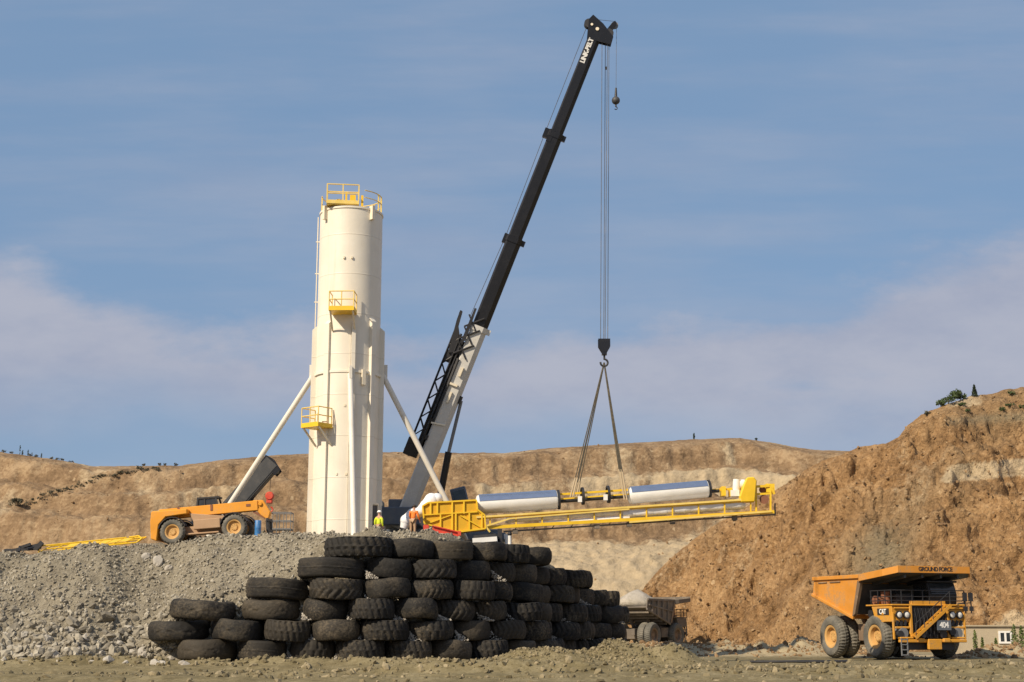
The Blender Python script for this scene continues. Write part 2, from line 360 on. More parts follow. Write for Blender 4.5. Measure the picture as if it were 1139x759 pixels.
def grid_faces(nr, nc):
    i = np.arange(nr*nc).reshape(nr, nc)
    return np.stack([i[:-1, :-1], i[:-1, 1:], i[1:, 1:], i[1:, :-1]], -1).reshape(-1, 4)
def text(body, size, mat, parent, origin, xdir, ydir, depth=.01, name='lettering', bold=.0, world=False):
    cu = bpy.data.curves.new(name, 'FONT'); cu.body = body; cu.size = size; cu.extrude = depth; cu.offset = bold
    cu.space_character = .88; cu.align_x = 'CENTER'; cu.align_y = 'CENTER'
    t = bpy.data.objects.new(name, cu); COL.objects.link(t)
    dg = bpy.context.evaluated_depsgraph_get(); me = bpy.data.meshes.new_from_object(t.evaluated_get(dg))
    bpy.data.objects.remove(t)
    x = Vector(xdir).normalized(); y = Vector(ydir).normalized(); z = x.cross(y)
    T = Matrix((x, y, z)).transposed().to_4x4(); T.translation = Vector(origin)
    if world and parent: T = FR[parent.name].inverted() @ T
    me.transform(T); me.materials.clear(); me.materials.append(M[mat])
    o = bpy.data.objects.new(name, me); COL.objects.link(o)
    if parent: o.parent = parent; FR[o.name] = FR[parent.name]
    return o

# ------------------------------------------------------------------ the pad's outline (line of the tyre wall)
ROW = 1.045; BASE = .25
def make_path():
    pts = [(-60, 73.0), (-19.0, 73.4)]
    # gently rounding corner: heading turns from 0 to 68 degrees
    x, y, h = -19.0, 73.4, R(-1.0); ds = .2; s = 0
    while s < 44:
        px_ = 569.5+x*1598/y
        k = 0
        if x > -9.5: k = R(5.2)
        if h < R(67): h += k*ds
        x += math.cos(h)*ds; y += math.sin(h)*ds; s += ds; pts.append((x, y))
    return np.array(pts)
PATH = make_path()
seg = np.diff(PATH, axis=0); SL = np.hypot(seg[:, 0], seg[:, 1]); CUM = np.concatenate([[0], np.cumsum(SL)])
def path_at(s):
    i = int(np.clip(np.searchsorted(CUM, s)-1, 0, len(SL)-1)); t = (s-CUM[i])/SL[i]
    p = PATH[i]+seg[i]*t; d = seg[i]/SL[i]
    return p, d
S0 = CUM[1]                                        # the tyres' left end
S_px = [569.5+p[0]*1598/p[1] for p in PATH]
def s_of_px(px):
    return float(np.interp(px, S_px[1:], CUM[1:]))
S_END = s_of_px(693)
def wall_rows(s):                                   # rows standing at arc length s
    return np.interp(s, [S0-2, S0+.2, s_of_px(186), s_of_px(262), s_of_px(322), s_of_px(356), s_of_px(612), s_of_px(620), s_of_px(655), s_of_px(662), S_END-1.0, S_END],
                     [0, 1.2, 2.6, 3.6, 4.6, 6, 6, 5.2, 5, 4.2, 3.2, 0])
def dist_path(X, Y):
    """signed distance behind the wall line, arc length"""
    best = np.full(X.shape, 1e9); S = np.zeros(X.shape); sg = np.ones(X.shape)
    idx = list(range(0, 1))+list(range(1, len(SL), 4))
    pts = [PATH[0]]+[PATH[i] for i in range(1, len(PATH)-1, 4)]+[PATH[-1]]
    cum = [0]+[CUM[i] for i in range(1, len(PATH)-1, 4)]+[CUM[-1]]
    for a, b_, c0 in zip(pts[:-1], pts[1:], cum[:-1]):
        d = b_-a; L = np.hypot(*d); d = d/L
        t = np.clip((X-a[0])*d[0]+(Y-a[1])*d[1], 0, L)
        dx = X-(a[0]+d[0]*t); dy = Y-(a[1]+d[1]*t); D = np.hypot(dx, dy); m = D < best
        best = np.where(m, D, best); S = np.where(m, c0+t, S); sg = np.where(m, np.where(d[0]*dy-d[1]*dx > 0, 1, -1), sg)
    return best*sg, S
def pad_top(X, Y):
    t = np.interp(X, [-60, -27, -22, -19, -15, -10, -3, 2, 6, 10], [5.5, 5.95, 6.38, 6.66, 6.95, 7.0, 6.7, 5.7, 4.5, 3.6])
    return t + .12*fbm(X*.5, Y*.5, 3, 5)
def pad_z(X, Y, rough=1):
    d, S = dist_path(X, Y)
    h = wall_rows(S)*ROW+BASE-.1
    h = np.where(S < S0-2, 0, h)
    gl = np.clip((S-(S0-3))/3, 0, 1)                  # 0 = open gravel slope, 1 = behind tyres
    dd = d+(1-gl)*1.3                                 # open slope comes further forward
    face = np.clip((d-.6)/.5, 0, 1)*h*gl
    z = face+np.where(gl > 0, np.maximum(0, (dd-1.0*gl))*.86, np.maximum(0, dd)*.86)
    z = np.minimum(z, pad_top(X, Y))
    n = fbm(X*.55, Y*.55, 4, 11)*.72*rough+fbm(X*2.1, Y*2.1, 3, 31)*.16*rough
    z = z+n*np.clip(z, 0, 1.2)/1.2*np.where((gl > .9) & (d < 1.2), .3, 1)
    back = 1-sstep(Y+.15*X, 104, 112)
    back = back*(1-sstep(S, S_END-2.6, S_END+.2))
    return np.where(d > -1.6, z*back, 0)-.25*(1-np.clip(z*2, 0, 1))

# ------------------------------------------------------------------ ground
def ground_z(X, Y):
    z = .10*fbm(X*.07, Y*.12, 3, 3)+.02*fbm(X*1.1, Y*1.1, 2, 8)
    z = z+.22*sstep(Y, 66, 72)*(1-sstep(X, 2, 8))*(1-sstep(Y, 100, 120))
    def ridge(Y0, w, h, x0, x1, sd_, slope=0.0):
        yc = Y0+slope*X+.7*fbm(X*.12, X*0+sd_, 2, sd_)
        hh = h*(.75+.9*fbm(X*.35, X*0, 3, sd_+2)+.5*fbm(X*1.3, Y*1.3, 2, sd_+4))
        return np.maximum(0, hh)*np.exp(-((Y-yc)/w)**2)*sstep(X, x0, x0+3)*(1-sstep(X, x1-3, x1))
    rough = fbm(X*1.9, Y*1.6, 3, 44)
    z = z+ridge(59.5, .9, .46, -12, 26, 21)
    z = z+ridge(57.3, .6, .10, -40, 40, 26)+ridge(63.5, .5, .08, -40, 40, 27)
    z = z+ridge(66.5, .5, .12, -40, 1, 28)+ridge(61.6, .35, .10, -40, 40, 29)+ridge(68.3, .4, .10, -40, 12, 33)+ridge(52.5, .7, .12, -40, 40, 34)-ridge(64.6, .22, .12, -40, 40, 35, .05)-ridge(65.5, .22, .12, -40, 40, 35, .05)-ridge(56.2, .2, .10, -40, 40, 36, -.04)-ridge(56.9, .2, .10, -40, 40, 36, -.04)
    z = z+ridge(54.5, .9, .22, -40, -10, 22, .06)
    z = z+ridge(70.9, .6, .42, -40, 3, 23)
    hp = 1.1*np.exp(-((X-5.6)/2.5)**2-((Y-78.2)/1.5)**2)+.75*np.exp(-((X-1.6)/2.4)**2-((Y-74.6)/1.2)**2)+1.0*np.exp(-((X-8.6)/1.3)**2-((Y-77.5)/1.2)**2)
    z = z+hp*(1+.5*fbm(X*.9, Y*.9, 4, 51))
    z = z+ridge(108, 2.6, 1.15, 7, 30, 24)+ridge(101.5, 1.6, .95, 30.2, 80, 25)
    z = z+.10*rough*np.clip(z-.15, 0, 1)
    return z
xs = np.unique(np.concatenate([np.linspace(-900, -60, 14), np.linspace(-60, -32, 40), np.arange(-32, 40, .22), np.linspace(40, 80, 40), np.linspace(80, 900, 14)]))
ys = np.unique(np.concatenate([np.linspace(-200, 30, 10), np.linspace(30, 46, 16), np.arange(46, 80, .17), np.arange(80, 116, .4), np.linspace(116, 200, 40), np.linspace(200, 3000, 12)]))
GX, GY = np.meshgrid(xs, ys)
GZ = ground_z(GX, GY)*(1-sstep(GY, 116, 150))
pale = np.clip(.9*np.exp(-((GY-108)/5)**2)*sstep(GX, 5, 10)+.9*np.exp(-((GY-101.5)/4)**2)*sstep(GX, 29, 33)+sstep(GY, 100, 112)*.5, 0, 1)
pale = np.clip(pale+np.clip(.55*fbm(GX*.04, GY*.45, 3, 88)+.25*fbm(GX*.3, GY*.8, 3, 89), -.2, .4)*(GY < 100), 0, 1)
gr = tag(raw_mesh('ground', np.stack([GX, GY, GZ], -1).reshape(-1, 3), grid_faces(*GX.shape), 'ground', {'pale': pale, 'greyness': pale*0}), 'packed brown dirt yard with low windrows', 'ground', None, 'structure')
# the gravel pad and its bank
bx = np.arange(-62, 14, .24); by = np.arange(70.5, 113, .24)
BX, BY = np.meshgrid(bx, by); BZ = pad_z(BX, BY)
tag(raw_mesh('gravel_pad', np.stack([BX, BY, BZ], -1).reshape(-1, 3), grid_faces(*BX.shape), 'bank', {'pale': fbm(BX*.3, BY*.3, 3, 71)*.6+.1, 'greyness': BX*0}), 'grey gravel pad with a steep rocky bank', 'gravel pad', None, 'structure')
def zpad(x, y): return float(pad_z(np.array([float(x)]), np.array([float(y)]))[0])
def zgr(x, y): return float(ground_z(np.array([float(x)]), np.array([float(y)]))[0])

# ------------------------------------------------------------------ hills
def hill(name, label, mat, us, sky_pts, toe_pts, slope, benches, rough, seed, rows=150, pale_fn=None, grey_fn=None, gully=.6, ridge=3.0):
    us = np.array(us, float)
    ysk = np.interp(us, [p[0] for p in sky_pts], [p[1] for p in sky_pts])
    T = np.interp(us, [p[0] for p in toe_pts], [p[1] for p in toe_pts])
    e = np.array([E(y) for y in ysk]); e = np.maximum(e, .001)
    Yr = (slope*T+1.7)/(slope-e); Zr = e*Yr+1.7
    t = np.concatenate([np.linspace(0, 1, rows), np.linspace(1.03, 1.9, 22)])
    TT, UU = np.meshgrid(t, us, indexing='ij')
    tt = np.minimum(TT, 1)
    g = tt.copy()
    for (c, w, k) in benches:                       # steps: steeper face then flatter berm
        g = g+k*(sstep(tt+.03*fbm(UU*.012, UU*0, 2, seed+3), c-w, c+w)-tt)
    g = g/np.maximum(g[rows-1:rows, :], 1e-3)*1.0
    Yd = T+(Yr-T)*TT
    Z = Zr*np.clip(g, 0, 1.2)
    Z = np.where(TT > 1, Zr-(TT-1)*(Yr-T)*.10, Z)
    X = (UU-CX)/(F*CP-(CY-ysk)*SP)[None, :]*Yd
    env = sstep(TT, 0, .06)*np.minimum(Zr/6, 1)
    n = fbm(X*.09, Yd*.09, 5, seed)*rough*1.3+fbm(X*.55, Yd*.42, 4, seed+9, .7)*rough*1.5
    rid = 0; a_ = 1.0; f_ = .16                                        # fractured, ridged detail running down the slope
    for q in range(5):
        rid = rid+a_*(.25-np.abs(vn(X*f_*1.2+Yd*f_*.7+seed, Yd*f_*1.0-X*f_*.55, seed+60+q))); a_ *= .62; f_ *= 2.1
    n = n+rid*rough*ridge
    gl = fbm(X*.22+Yd*.05, Yd*.03, 4, seed+5)*gully*2
    edge = 1-.82*sstep(TT, .84, 1)
    D = (n+gl)*env*edge
    Z = Z+D*.75; Yd = Yd-D*.65
    Z = np.where(TT <= 0, -.4, Z)
    y_img = None
    zz = (Z-1.7)/Yd
    pl = pale_fn(UU, TT, X, Yd, Z) if pale_fn else X*0
    gy = grey_fn(UU, TT, X, Yd, Z) if grey_fn else X*0
    o = raw_mesh(name, np.stack([X, Yd, Z], -1).reshape(-1, 3), grid_faces(*X.shape), mat, {'pale': pl, 'greyness': gy})
    return tag(o, label, 'hill', None, 'structure'), (X, Yd, Z)
far_sky = [(-500, 490), (0, 503), (60, 511), (105, 519), (200, 518), (250, 512), (310, 506), (420, 503), (560, 504), (610, 499), (700, 493), (770, 489), (822, 487), (860, 493), (900, 500), (960, 503), (1040, 506), (1500, 520)]
def far_pale(U, T, X, Y, Z):
    low = (1-sstep(T+.12*fbm(X*.05, Y*.05, 3, 5), .54, .68))*sstep(U, 450, 580)
    bed = 1.3*np.exp(-((T-.74-.03*fbm(X*.04, Y*0, 3, 8))/.045)**2)*sstep(fbm(X*.06, Y*.03, 4, 15), -.1, .3)*sstep(U, 380, 520)
    bed2 = 1.3*np.exp(-((T-.86)/.03)**2)*sstep(fbm(X*.08, Y*.03, 4, 16), -.0, .3)*.7*sstep(U, 300, 460)
    lf = (1-sstep(T, .28, .52))*.75*(1-sstep(U, 330, 460))
    pat = sstep(fbm(X*.10, Y*.12, 4, 25), .1, .5)*.5
    return np.clip(np.maximum.reduce([low*.9, bed, bed2, lf, pat]), 0, 1)
_, HF = hill('far_hill', 'tan stripped hillside across the pit', 'hillF', np.arange(-500, 1500, 3.0), far_sky, [(-500, 190), (400, 180), (1500, 200)], .42,
     [(.30, .10, .12), (.64, .03, .14), (.76, .02, .10), (.86, .02, .10)], .6, 101, 150, far_pale, None, .02, 1.0)
near_sky = [(690, 704), (706, 676), (716, 655), (735, 632), (760, 610), (786, 589), (815, 574), (845, 557), (880, 535), (915, 514), (955, 500), (985, 494), (1000, 488), (1010, 472), (1024, 461), (1036, 456), (1050, 450), (1080, 441), (1110, 436), (1139, 430), (1300, 410), (1600, 415)]
def near_pale(U, T, X, Y, Z):
    el_ = (Z-1.7)/Y
    yb = np.interp(U, [1010, 1060, 1139, 1300], [533, 526, 519, 512]); eb = np.array([E(y) for y in yb.ravel()]).reshape(yb.shape)
    bed = np.exp(-((el_-eb)/.0065)**4)*sstep(U+14*fbm(X*.3, Y*.3, 2, 4), 1030, 1052)
    topb = np.exp(-((el_-E(446))/.005)**4)*sstep(U, 1045, 1060)*(1-sstep(U, 1075, 1110))*.8
    low = (1-sstep(T+.06*fbm(X*.15, Y*.1, 3, 6), .10, .16))*sstep(U, 1070, 1100)*.8
    pat = sstep(fbm(X*.16, Y*.16, 4, 35), .2, .55)*.4
    return np.clip(np.maximum.reduce([bed*1.1, topb, low, pat]), 0, 1)
def near_grey(U, T, X, Y, Z):
    c = np.interp(T, [0, .6, 1], [930, 985, 1000])
    a = np.exp(-((U-c)/38)**2)*(1-sstep(T, .45, .75))*1.25
    el_ = (Z-1.7)/Y
    yb = np.interp(U, [1010, 1060, 1139, 1300], [474, 468, 464, 460]); eb = np.array([E(y) for y in yb.ravel()]).reshape(yb.shape)
    b_ = np.exp(-((el_-eb)/.0035)**2)*sstep(U, 1035, 1060)*.9
    return np.clip(np.maximum(a, b_)+.35*sstep(fbm(X*.12, Y*.12, 3, 61), .1, .5), 0, 1.2)
_, HN = hill('near_hill', 'steep brown rubble slope behind the haul truck', 'hillR', np.arange(688, 1560, 2.2), near_sky, [(688, 172), (760, 160), (900, 138), (1050, 126), (1600, 120)], .78,
     [(.45, .03, .05), (.66, .03, .06), (.86, .03, .06)], .85, 202, 190, near_pale, near_grey, .7, 3.4)

# ------------------------------------------------------------------ loose rock (uncountable)
def ico(level):
    import bmesh
    bm = bmesh.new(); bmesh.ops.create_icosphere(bm, subdivisions=level, radius=1)
    V = np.array([v.co[:] for v in bm.verts]); Fc = np.array([[v.index for v in f.verts] for f in bm.faces]); bm.free(); return V, Fc
def rocks(name, pts, size, mat, level, seed, label, cat):
    r = np.random.RandomState(seed); V0, F0 = ico(level); n = len(pts)
    q = r.normal(size=(n, 4)); q /= np.linalg.norm(q, axis=1, keepdims=True)
    w, x, y, z = q.T
    Rm = np.stack([1-2*(y*y+z*z), 2*(x*y-z*w), 2*(x*z+y*w), 2*(x*y+z*w), 1-2*(x*x+z*z), 2*(y*z-x*w), 2*(x*z-y*w), 2*(y*z+x*w), 1-2*(x*x+y*y)], -1).reshape(n, 3, 3)
    s = np.stack([r.uniform(.7, 1.3, n), r.uniform(.6, 1.1, n), r.uniform(.45, .85, n)], -1)
    base = V0[None]*(1+r.uniform(-.38, .28, (n, len(V0), 1)))*s[:, None]*np.asarray(size)[:, None, None]
    V = np.einsum('nij,nkj->nki', Rm, base)+np.asarray(pts)[:, None]
    Fa = (F0[None]+(np.arange(n)*len(V0))[:, None, None]).reshape(-1, 3)
    rv = np.repeat(np.clip(r.beta(2.2, 2.2, n), 0, 1), len(V0))
    return tag(raw_mesh(name, V.reshape(-1, 3), Fa, mat, {'rv': rv}, False), label, cat, None, 'stuff')
rs = np.random.RandomState(3)
def scatter_pad(n, x0, x1, y0, y1, seed):
    r = np.random.RandomState(seed); X = r.uniform(x0, x1, n); Y = r.uniform(y0, y1, n); return X, Y, pad_z(X, Y), dist_path(X, Y)
X, Y, Z, (d, S) = scatter_pad(17000, -33, -8.5, 71.3, 81.5, 1)
tl = np.clip(1-Z/6, 0, 1); k = (Z > .05) & ~((d < .7) & (S > S0+.5))
sz = (.03+.30*rs.power(.15, len(X)))*(.32+.95*tl**1.6)
rocks('loose_gravel', np.stack([X, Y, Z+sz*.25], -1)[k], sz[k], 'rock', 1, 5, 'broken grey rock covering the bank left of the tyres', 'gravel')
X, Y, Z, (d, S) = scatter_pad(9000, -33, 3, 72, 82, 2); k = (d > 1.0) & (Z > 2.5)
sz = rs.uniform(.04, .11, len(X)); rocks('crest_gravel', np.stack([X, Y, Z+sz*.3], -1)[k], sz[k], 'rock', 1, 6, 'fine grey gravel along the crest of the pad', 'gravel')
r_ = np.random.RandomState(77); X = r_.uniform(-33, -17.2, 620); Y = 71.4+4.2*r_.uniform(0, 1, 620)**1.7; Z = pad_z(X, Y); sz = .10+.26*r_.power(.45, 620); k = Z > -.1
rocks('bank_rubble', np.stack([X, Y, Z+sz*.25], -1)[k], sz[k], 'rock', 2, 15, 'coarse angular rubble along the foot of the gravel bank', 'rubble')
# gravel spilling between the tyres
ss = rs.uniform(S0, S_END, 3600); pp = np.array([path_at(s)[0] for s in ss]); nn = np.array([(-path_at(s)[1][1], path_at(s)[1][0]) for s in ss])
zz = rs.uniform(BASE, 1, len(ss))*(wall_rows(ss)*ROW-.2); off = .75+.05*zz/ROW*.5+rs.uniform(-.12, .2, len(ss))
sz = rs.uniform(.06, .16, len(ss))
rocks('spilled_gravel', np.stack([pp[:, 0]+nn[:, 0]*off, pp[:, 1]+nn[:, 1]*off, zz], -1), sz, 'rock', 1, 8, 'pale gravel showing in the gaps between the tyres', 'gravel')
# clods on the yard
X = rs.uniform(-32, 36, 9000); Yc = np.concatenate([rs.normal(59.5, .8, 3200), rs.normal(54.6, 1.2, 1300), rs.normal(70.9, .7, 2500), rs.uniform(48, 90, 2000)])
sz = .025+.17*rs.power(.24, 9000); rocks('dirt_clods', np.stack([X, Yc, ground_z(X, Yc)+sz*.2], -1), sz, 'clod', 1, 9, 'clods of dirt and stones strewn over the yard', 'dirt clods')
X = np.concatenate([rs.normal(5.6, 2.2, 1500), rs.normal(1.6, 1.8, 600)]); Yc = np.concatenate([rs.normal(77.6, 1.0, 1500), rs.normal(74.2, .8, 600)])
sz = .03+.11*rs.power(.3, 2100); rocks('heap_stones', np.stack([X, Yc, ground_z(X, Yc)+sz*.2], -1), sz, 'clod', 1, 10, 'stones on the low dirt heap at the foot of the tyre wall', 'stones')
X = rs.uniform(9, 48, 3200); Yc = np.where(X < 30, rs.normal(107.5, 2.0, 3200), rs.normal(101.3, 1.4, 3200)); sz = .05+.2*rs.power(.3, 3200)
rocks('berm_stones', np.stack([X, Yc, ground_z(X, Yc)+sz*.2], -1), sz, 'hillrock', 1, 12, 'pale stones along the berm behind the haul truck', 'stones')
def hill_scatter(H, n, umax, seed, name, szr, label):
    r = np.random.RandomState(seed); A, B, C_ = H; i = r.randint(2, 188 if A.shape[0] > 200 else 148, n); j = r.randint(1, int(A.shape[1]*umax), n)
    p = np.stack([A[i, j], B[i, j], C_[i, j]], -1)+r.normal(0, .25, (n, 3))*[1, 1, .2]
    sz = szr[0]+szr[1]*r.power(.25, n); return rocks(name, p, sz, 'hillrock', 1, seed, label, 'rubble')
hill_scatter(HN, 7000, .62, 41, 'slope_rubble', (.04, .22), 'loose brown rubble over the slope behind the haul truck')
hill_scatter(HF, 2500, .85, 42, 'far_rubble', (.05, .26), 'loose rubble on the far hillside')

# countable boulders at the foot of the bank and on its crest
def boulder(loc, s, seed, label, group=None, mat='boulder'):
    r = np.random.RandomState(seed); V0, F0 = ico(3)
    n = fbm(V0[:, 0]*1.3+seed, V0[:, 1]*1.3+V0[:, 2]*1.7, 3, seed)
    V = V0*(1+.55*n[:, None])
    for _ in range(9):                              # knock flat facets off it
        d = r.normal(size=3); d /= np.linalg.norm(d); t = r.uniform(.6, .85); q = V@d; V = V-np.maximum(q-t, 0)[:, None]*d
    V = V*np.array(s)
    a = r.uniform(0, 6.28); c_, s_ = math.cos(a)*1, math.sin(a)
    V = np.stack([V[:, 0]*c_-V[:, 1]*s_*.9, V[:, 0]*s_*.9+V[:, 1]*c_, V[:, 2]], -1)
    o = raw_mesh('boulder', V, F0, mat, None, False); o.location = loc
    return tag(o, label, 'boulder', group)
def on_bank(px, py):
    for Yt in np.arange(70.0, 84, .05):
        p = P(px, py, Yt)
        if zpad(p.x, Yt) >= p.z or zgr(p.x, Yt) >= p.z and Yt > 70.4: return p
    return P(px, py, 73)
bl = [((159, 729), (.42, .38, .48), 'large pale boulder at the left foot of the tyre wall'),
      ((176, 626), (.50, .40, .40), 'big rounded tan boulder on the crest below the telehandler'),
      ((188, 633), (.34, .3, .26), 'dark boulder lying just below the big tan one on the crest'),
      ((163, 619), (.30, .3, .24), 'smaller boulder left of the big tan one on the crest')]
for i, (p, s, l) in enumerate(bl):
    boulder(on_bank(*p), s, 60+i, l)
for i, p in enumerate([(12, 722), (17, 738), (30, 739), (44, 720), (52, 711), (66, 737), (88, 722), (78, 702), (101, 738), (122, 735), (112, 727), (140, 738), (133, 716), (181, 740), (190, 733), (7, 706), (26, 707), (206, 741), (60, 729), (147, 726), (172, 741), (36, 730), (94, 711), (5, 735)]):
    s = rnd.uniform(.20, .36); boulder(on_bank(*p), (s*1.1, s, s*.8), 80+i, 'grey angular boulder among the rubble at the foot of the bank', 'boulders at the foot of the bank')

# ------------------------------------------------------------------ tyres
def tyre_mesh(mb_name, Ro, w, style, n_l=18, ang=108, inner=.52, seed=0, crown=.10, pw=3.2, warp=0):
    r = np.random.RandomState(seed)
    zt = np.array([-.445, -.35, -.26, -.17, -.09, -.01, .01, .09, .17, .26, .35, .445])*w
    sec = [(inner*Ro, -.36*w), (.60*Ro, -.46*w), (.74*Ro, -.5*w), (.84*Ro, -.495*w), ((1-crown)*.975*Ro, -.475*w)]
    th = np.linspace(0, 2*math.pi, ang, endpoint=False); V = []
    for ti, t in enumerate(th):
        ring = [(a, b_) for a, b_ in sec]
        for z in zt:
            rr = Ro*(1-crown*abs(z/w/.445)**pw)
            u = t*n_l/(2*math.pi); q = abs(z)/w
            if style == 'chevron': g = ((u+2.0*q) % 1) < .36
            elif style == 'block': g = (((u+(.5 if z > 0 else 0)) % 1) < .3 and q > .07)
            elif style == 'lug': g = ((u+.9*z/w) % 1) < .42 and q > .02
            elif style == 'rib': g = (.07 < q < .12) or (.24 < q < .28)
            else: g = False
            if g: rr -= .055*Ro*(1 if style != 'rib' else .6)
            rr += .008*Ro*r.normal()*(1 if style == 'smooth' else .5)
            ring.append((rr, z))
        ring += [(a, -b_) for a, b_ in reversed(sec)]
        ring += [(.66*Ro, .28*w), (.86*Ro, .2*w), (.86*Ro, -.2*w), (.66*Ro, -.28*w)]
        el_ = 1+warp*math.cos(2*t+seed)+warp*.6*math.sin(3*t+seed*2); zw = warp*w*1.1*math.sin(2*t+seed*3)+warp*w*.5*math.sin(5*t+seed)
        V += [(a*el_*math.cos(t), a*el_*math.sin(t), b_+zw*(a/Ro)) for a, b_ in ring]
    m = len(ring); i = np.arange(ang)[:, None]; k = np.arange(m)[None]
    j = (i+1) % ang; k2 = (k+1) % m
    Fq = np.stack([i*m+k, j*m+k, j*m+k2, i*m+k2], -1).reshape(-1, 4)
    return np.array(V), Fq
tmeshes = []
for st, nl, cr, pw, wp in (('chevron', 20, .06, 3.4, .02), ('block', 22, .05, 4.0, .012), ('smooth', 18, .07, 3.0, .03), ('lug', 26, .04, 4.0, .012), ('rib', 18, .06, 3.4, .015), ('smooth', 17, .06, 3.4, .045), ('chevron', 24, .09, 2.6, .03), ('smooth', 23, .10, 2.4, .035), ('lug', 22, .06, 3.0, .025), ('block', 19, .07, 3.0, .03)):
    V, Fq = tyre_mesh('tyre', 1.0, 1.0, st, nl, 120 if st != 'lug' else 156, seed=nl, crown=cr, pw=pw, warp=wp)
    o = raw_mesh('worn_tyre', V, Fq, 'rubber', None, True); me = o.data; bpy.data.objects.remove(o)
    tmeshes.append((st, me))
words = {'chevron': 'chevron treaded worn tyre', 'block': 'chunky block treaded tyre', 'smooth': 'bald black tyre', 'lug': 'slanted lug tyre', 'rib': 'ribbed black tyre'}
ordw = ['leftmost', 'second', 'third', 'fourth', 'fifth', 'sixth', 'seventh', 'eighth', 'ninth', 'tenth', 'eleventh', 'twelfth', 'thirteenth', 'fourteenth', 'fifteenth', 'sixteenth', 'seventeenth', 'eighteenth', 'nineteenth', 'twentieth']
roww = [a + ' of the wall' for a in ('bottom row', 'second lowest row', 'third lowest row', 'fourth lowest row', 'row below the top', 'top row')]
row_start = [197, 159, 186, 266, 326, 358]; row_end = [S_END, S_END, S_END, S_END, s_of_px(657), s_of_px(614)]
GAPS = []
first_d = [(3.0, 2.5), (3.3, 2.7), (3.35, 3.2), (3.45, 2.8), (3.5, 2.6), (3.65, 2.5)]
forced = {(5, 0): 3, (5, 1): 2, (5, 2): 4, (5, 4): 1, (3, 1): 0, (3, 0): 4, (3, 4): 1, (3, 2): 2, (4, 2): 0, (2, 0): 2, (2, 1): 5, (1, 0): 2, (1, 1): 5, (0, 0): 2, (4, 0): 4}
for k in range(6):
    s = s_of_px(row_start[k]); i = 0; prev = None
    while True:
        dia = first_d[k][i] if i < 2 else rnd.uniform(2.32, 2.62)
        s = s+dia/2 if prev is None else s+(prev+dia)/2*rnd.uniform(.985, 1.07)
        if s > row_end[k]+.2: break
        p, d = path_at(s); nrm = Vector((-d[1], d[0], 0))
        inset = .45+.10*k+rnd.choice([-.42, -.25, -.05, .15, .3])+rnd.uniform(-.08, .08)+(dia-2.6)*.45
        x = p[0]+nrm.x*inset; y = p[1]+nrm.y*inset
        st, me = tmeshes[forced.get((k, i), rnd.choice([0, 2, 6, 7, 8, 9, 6, 5, 7, 2, 8, 4]))]
        h = rnd.uniform(.98, 1.06)
        o = bpy.data.objects.new('worn_tyre', me); COL.objects.link(o)
        gx = BASE+ROW*(k+.5)+(.05 if k == 0 else 0)
        o.location = (x, y, gx); o.rotation_euler = (R(rnd.uniform(-3, 3)), R(rnd.uniform(-3, 3)), rnd.uniform(0, 6.28))
        o.scale = (dia/2, dia/2, h)
        nm = ordw[i] if i == 0 else ordw[i]+" from left"
        tag(o, '%s, %s in the %s' % (words[st], nm, roww[k]), 'tyre', 'tyres stacked into the retaining wall')
        if prev is not None and k < 5: GAPS.append((s-dia/2, k))
        prev = dia; i += 1

V_, Z_ = [], []
for s_, k in GAPS:
    if rnd.random() < (.35 if k < 3 else .88) or s_ < s_of_px(300): continue
    p, d = path_at(s_); nx, ny = -d[1], d[0]; ph = rnd.uniform(.3, .62); sh = rnd.uniform(.0, .3)
    for _ in range(170):
        f_ = rnd.random()**1.4; w_ = (1-f_)*.46; a_ = rnd.uniform(-w_*.5, w_)+sh*(1-f_); q_ = rnd.uniform(-.42, .3)*(1-f_)+f_*.3
        V_.append((p[0]+d[0]*a_+nx*q_, p[1]+d[1]*a_+ny*q_, BASE+ROW*k+.0+f_*ph)); Z_.append(rnd.uniform(.025, .06))
rocks('gap_gravel', np.array(V_), np.array(Z_), 'rockpale', 1, 18, 'little wedges of pale gravel trapped between neighbouring tyres', 'gravel')

# ------------------------------------------------------------------ silo
SY = 83.0; SXp = 382.5
sb = P(SXp, 594, SY); SX = sb.x; SZ = zpad(SX, SY)-.15
SZT = P(386, 229, SY-1.9).z-SZ                                   # height of the roof edge
SR = 1.90
silo = thing('storage_silo', 'tall cream steel silo with yellow railings standing behind the tyre wall', 'silo', (SX, SY, SZ), (0, 0, R(7)))
def sp(phi, r, z): a = R(phi); return Vector((r*math.sin(a), -r*math.cos(a), z))
def srot(phi): return Matrix.Rotation(R(phi), 3, 'Z')
def zs(y): return P(382, y, SY-1.6).z-SZ                          # image row to height on the silo
zl = zs(363); zband = zs(413)
def lb(): return MB()
mb = lb(); prof = [(SR, -.3)]
prof += [(SR, SZT-.12), (SR+.05, SZT-.12), (SR+.05, SZT), (.4, SZT+.28), (1e-4, SZT+.3)]
mb.lathe(prof, 72); shell = mb.build('shell', 'silo', silo, False, True)
mb = lb(); mb.lathe([(SR+.02, zband-.12), (SR+.10, zband-.12), (SR+.10, zband+.02), (SR+.02, zband+.02)], 72, close=True); mb.build('ring_band', 'silo', silo, False, True)
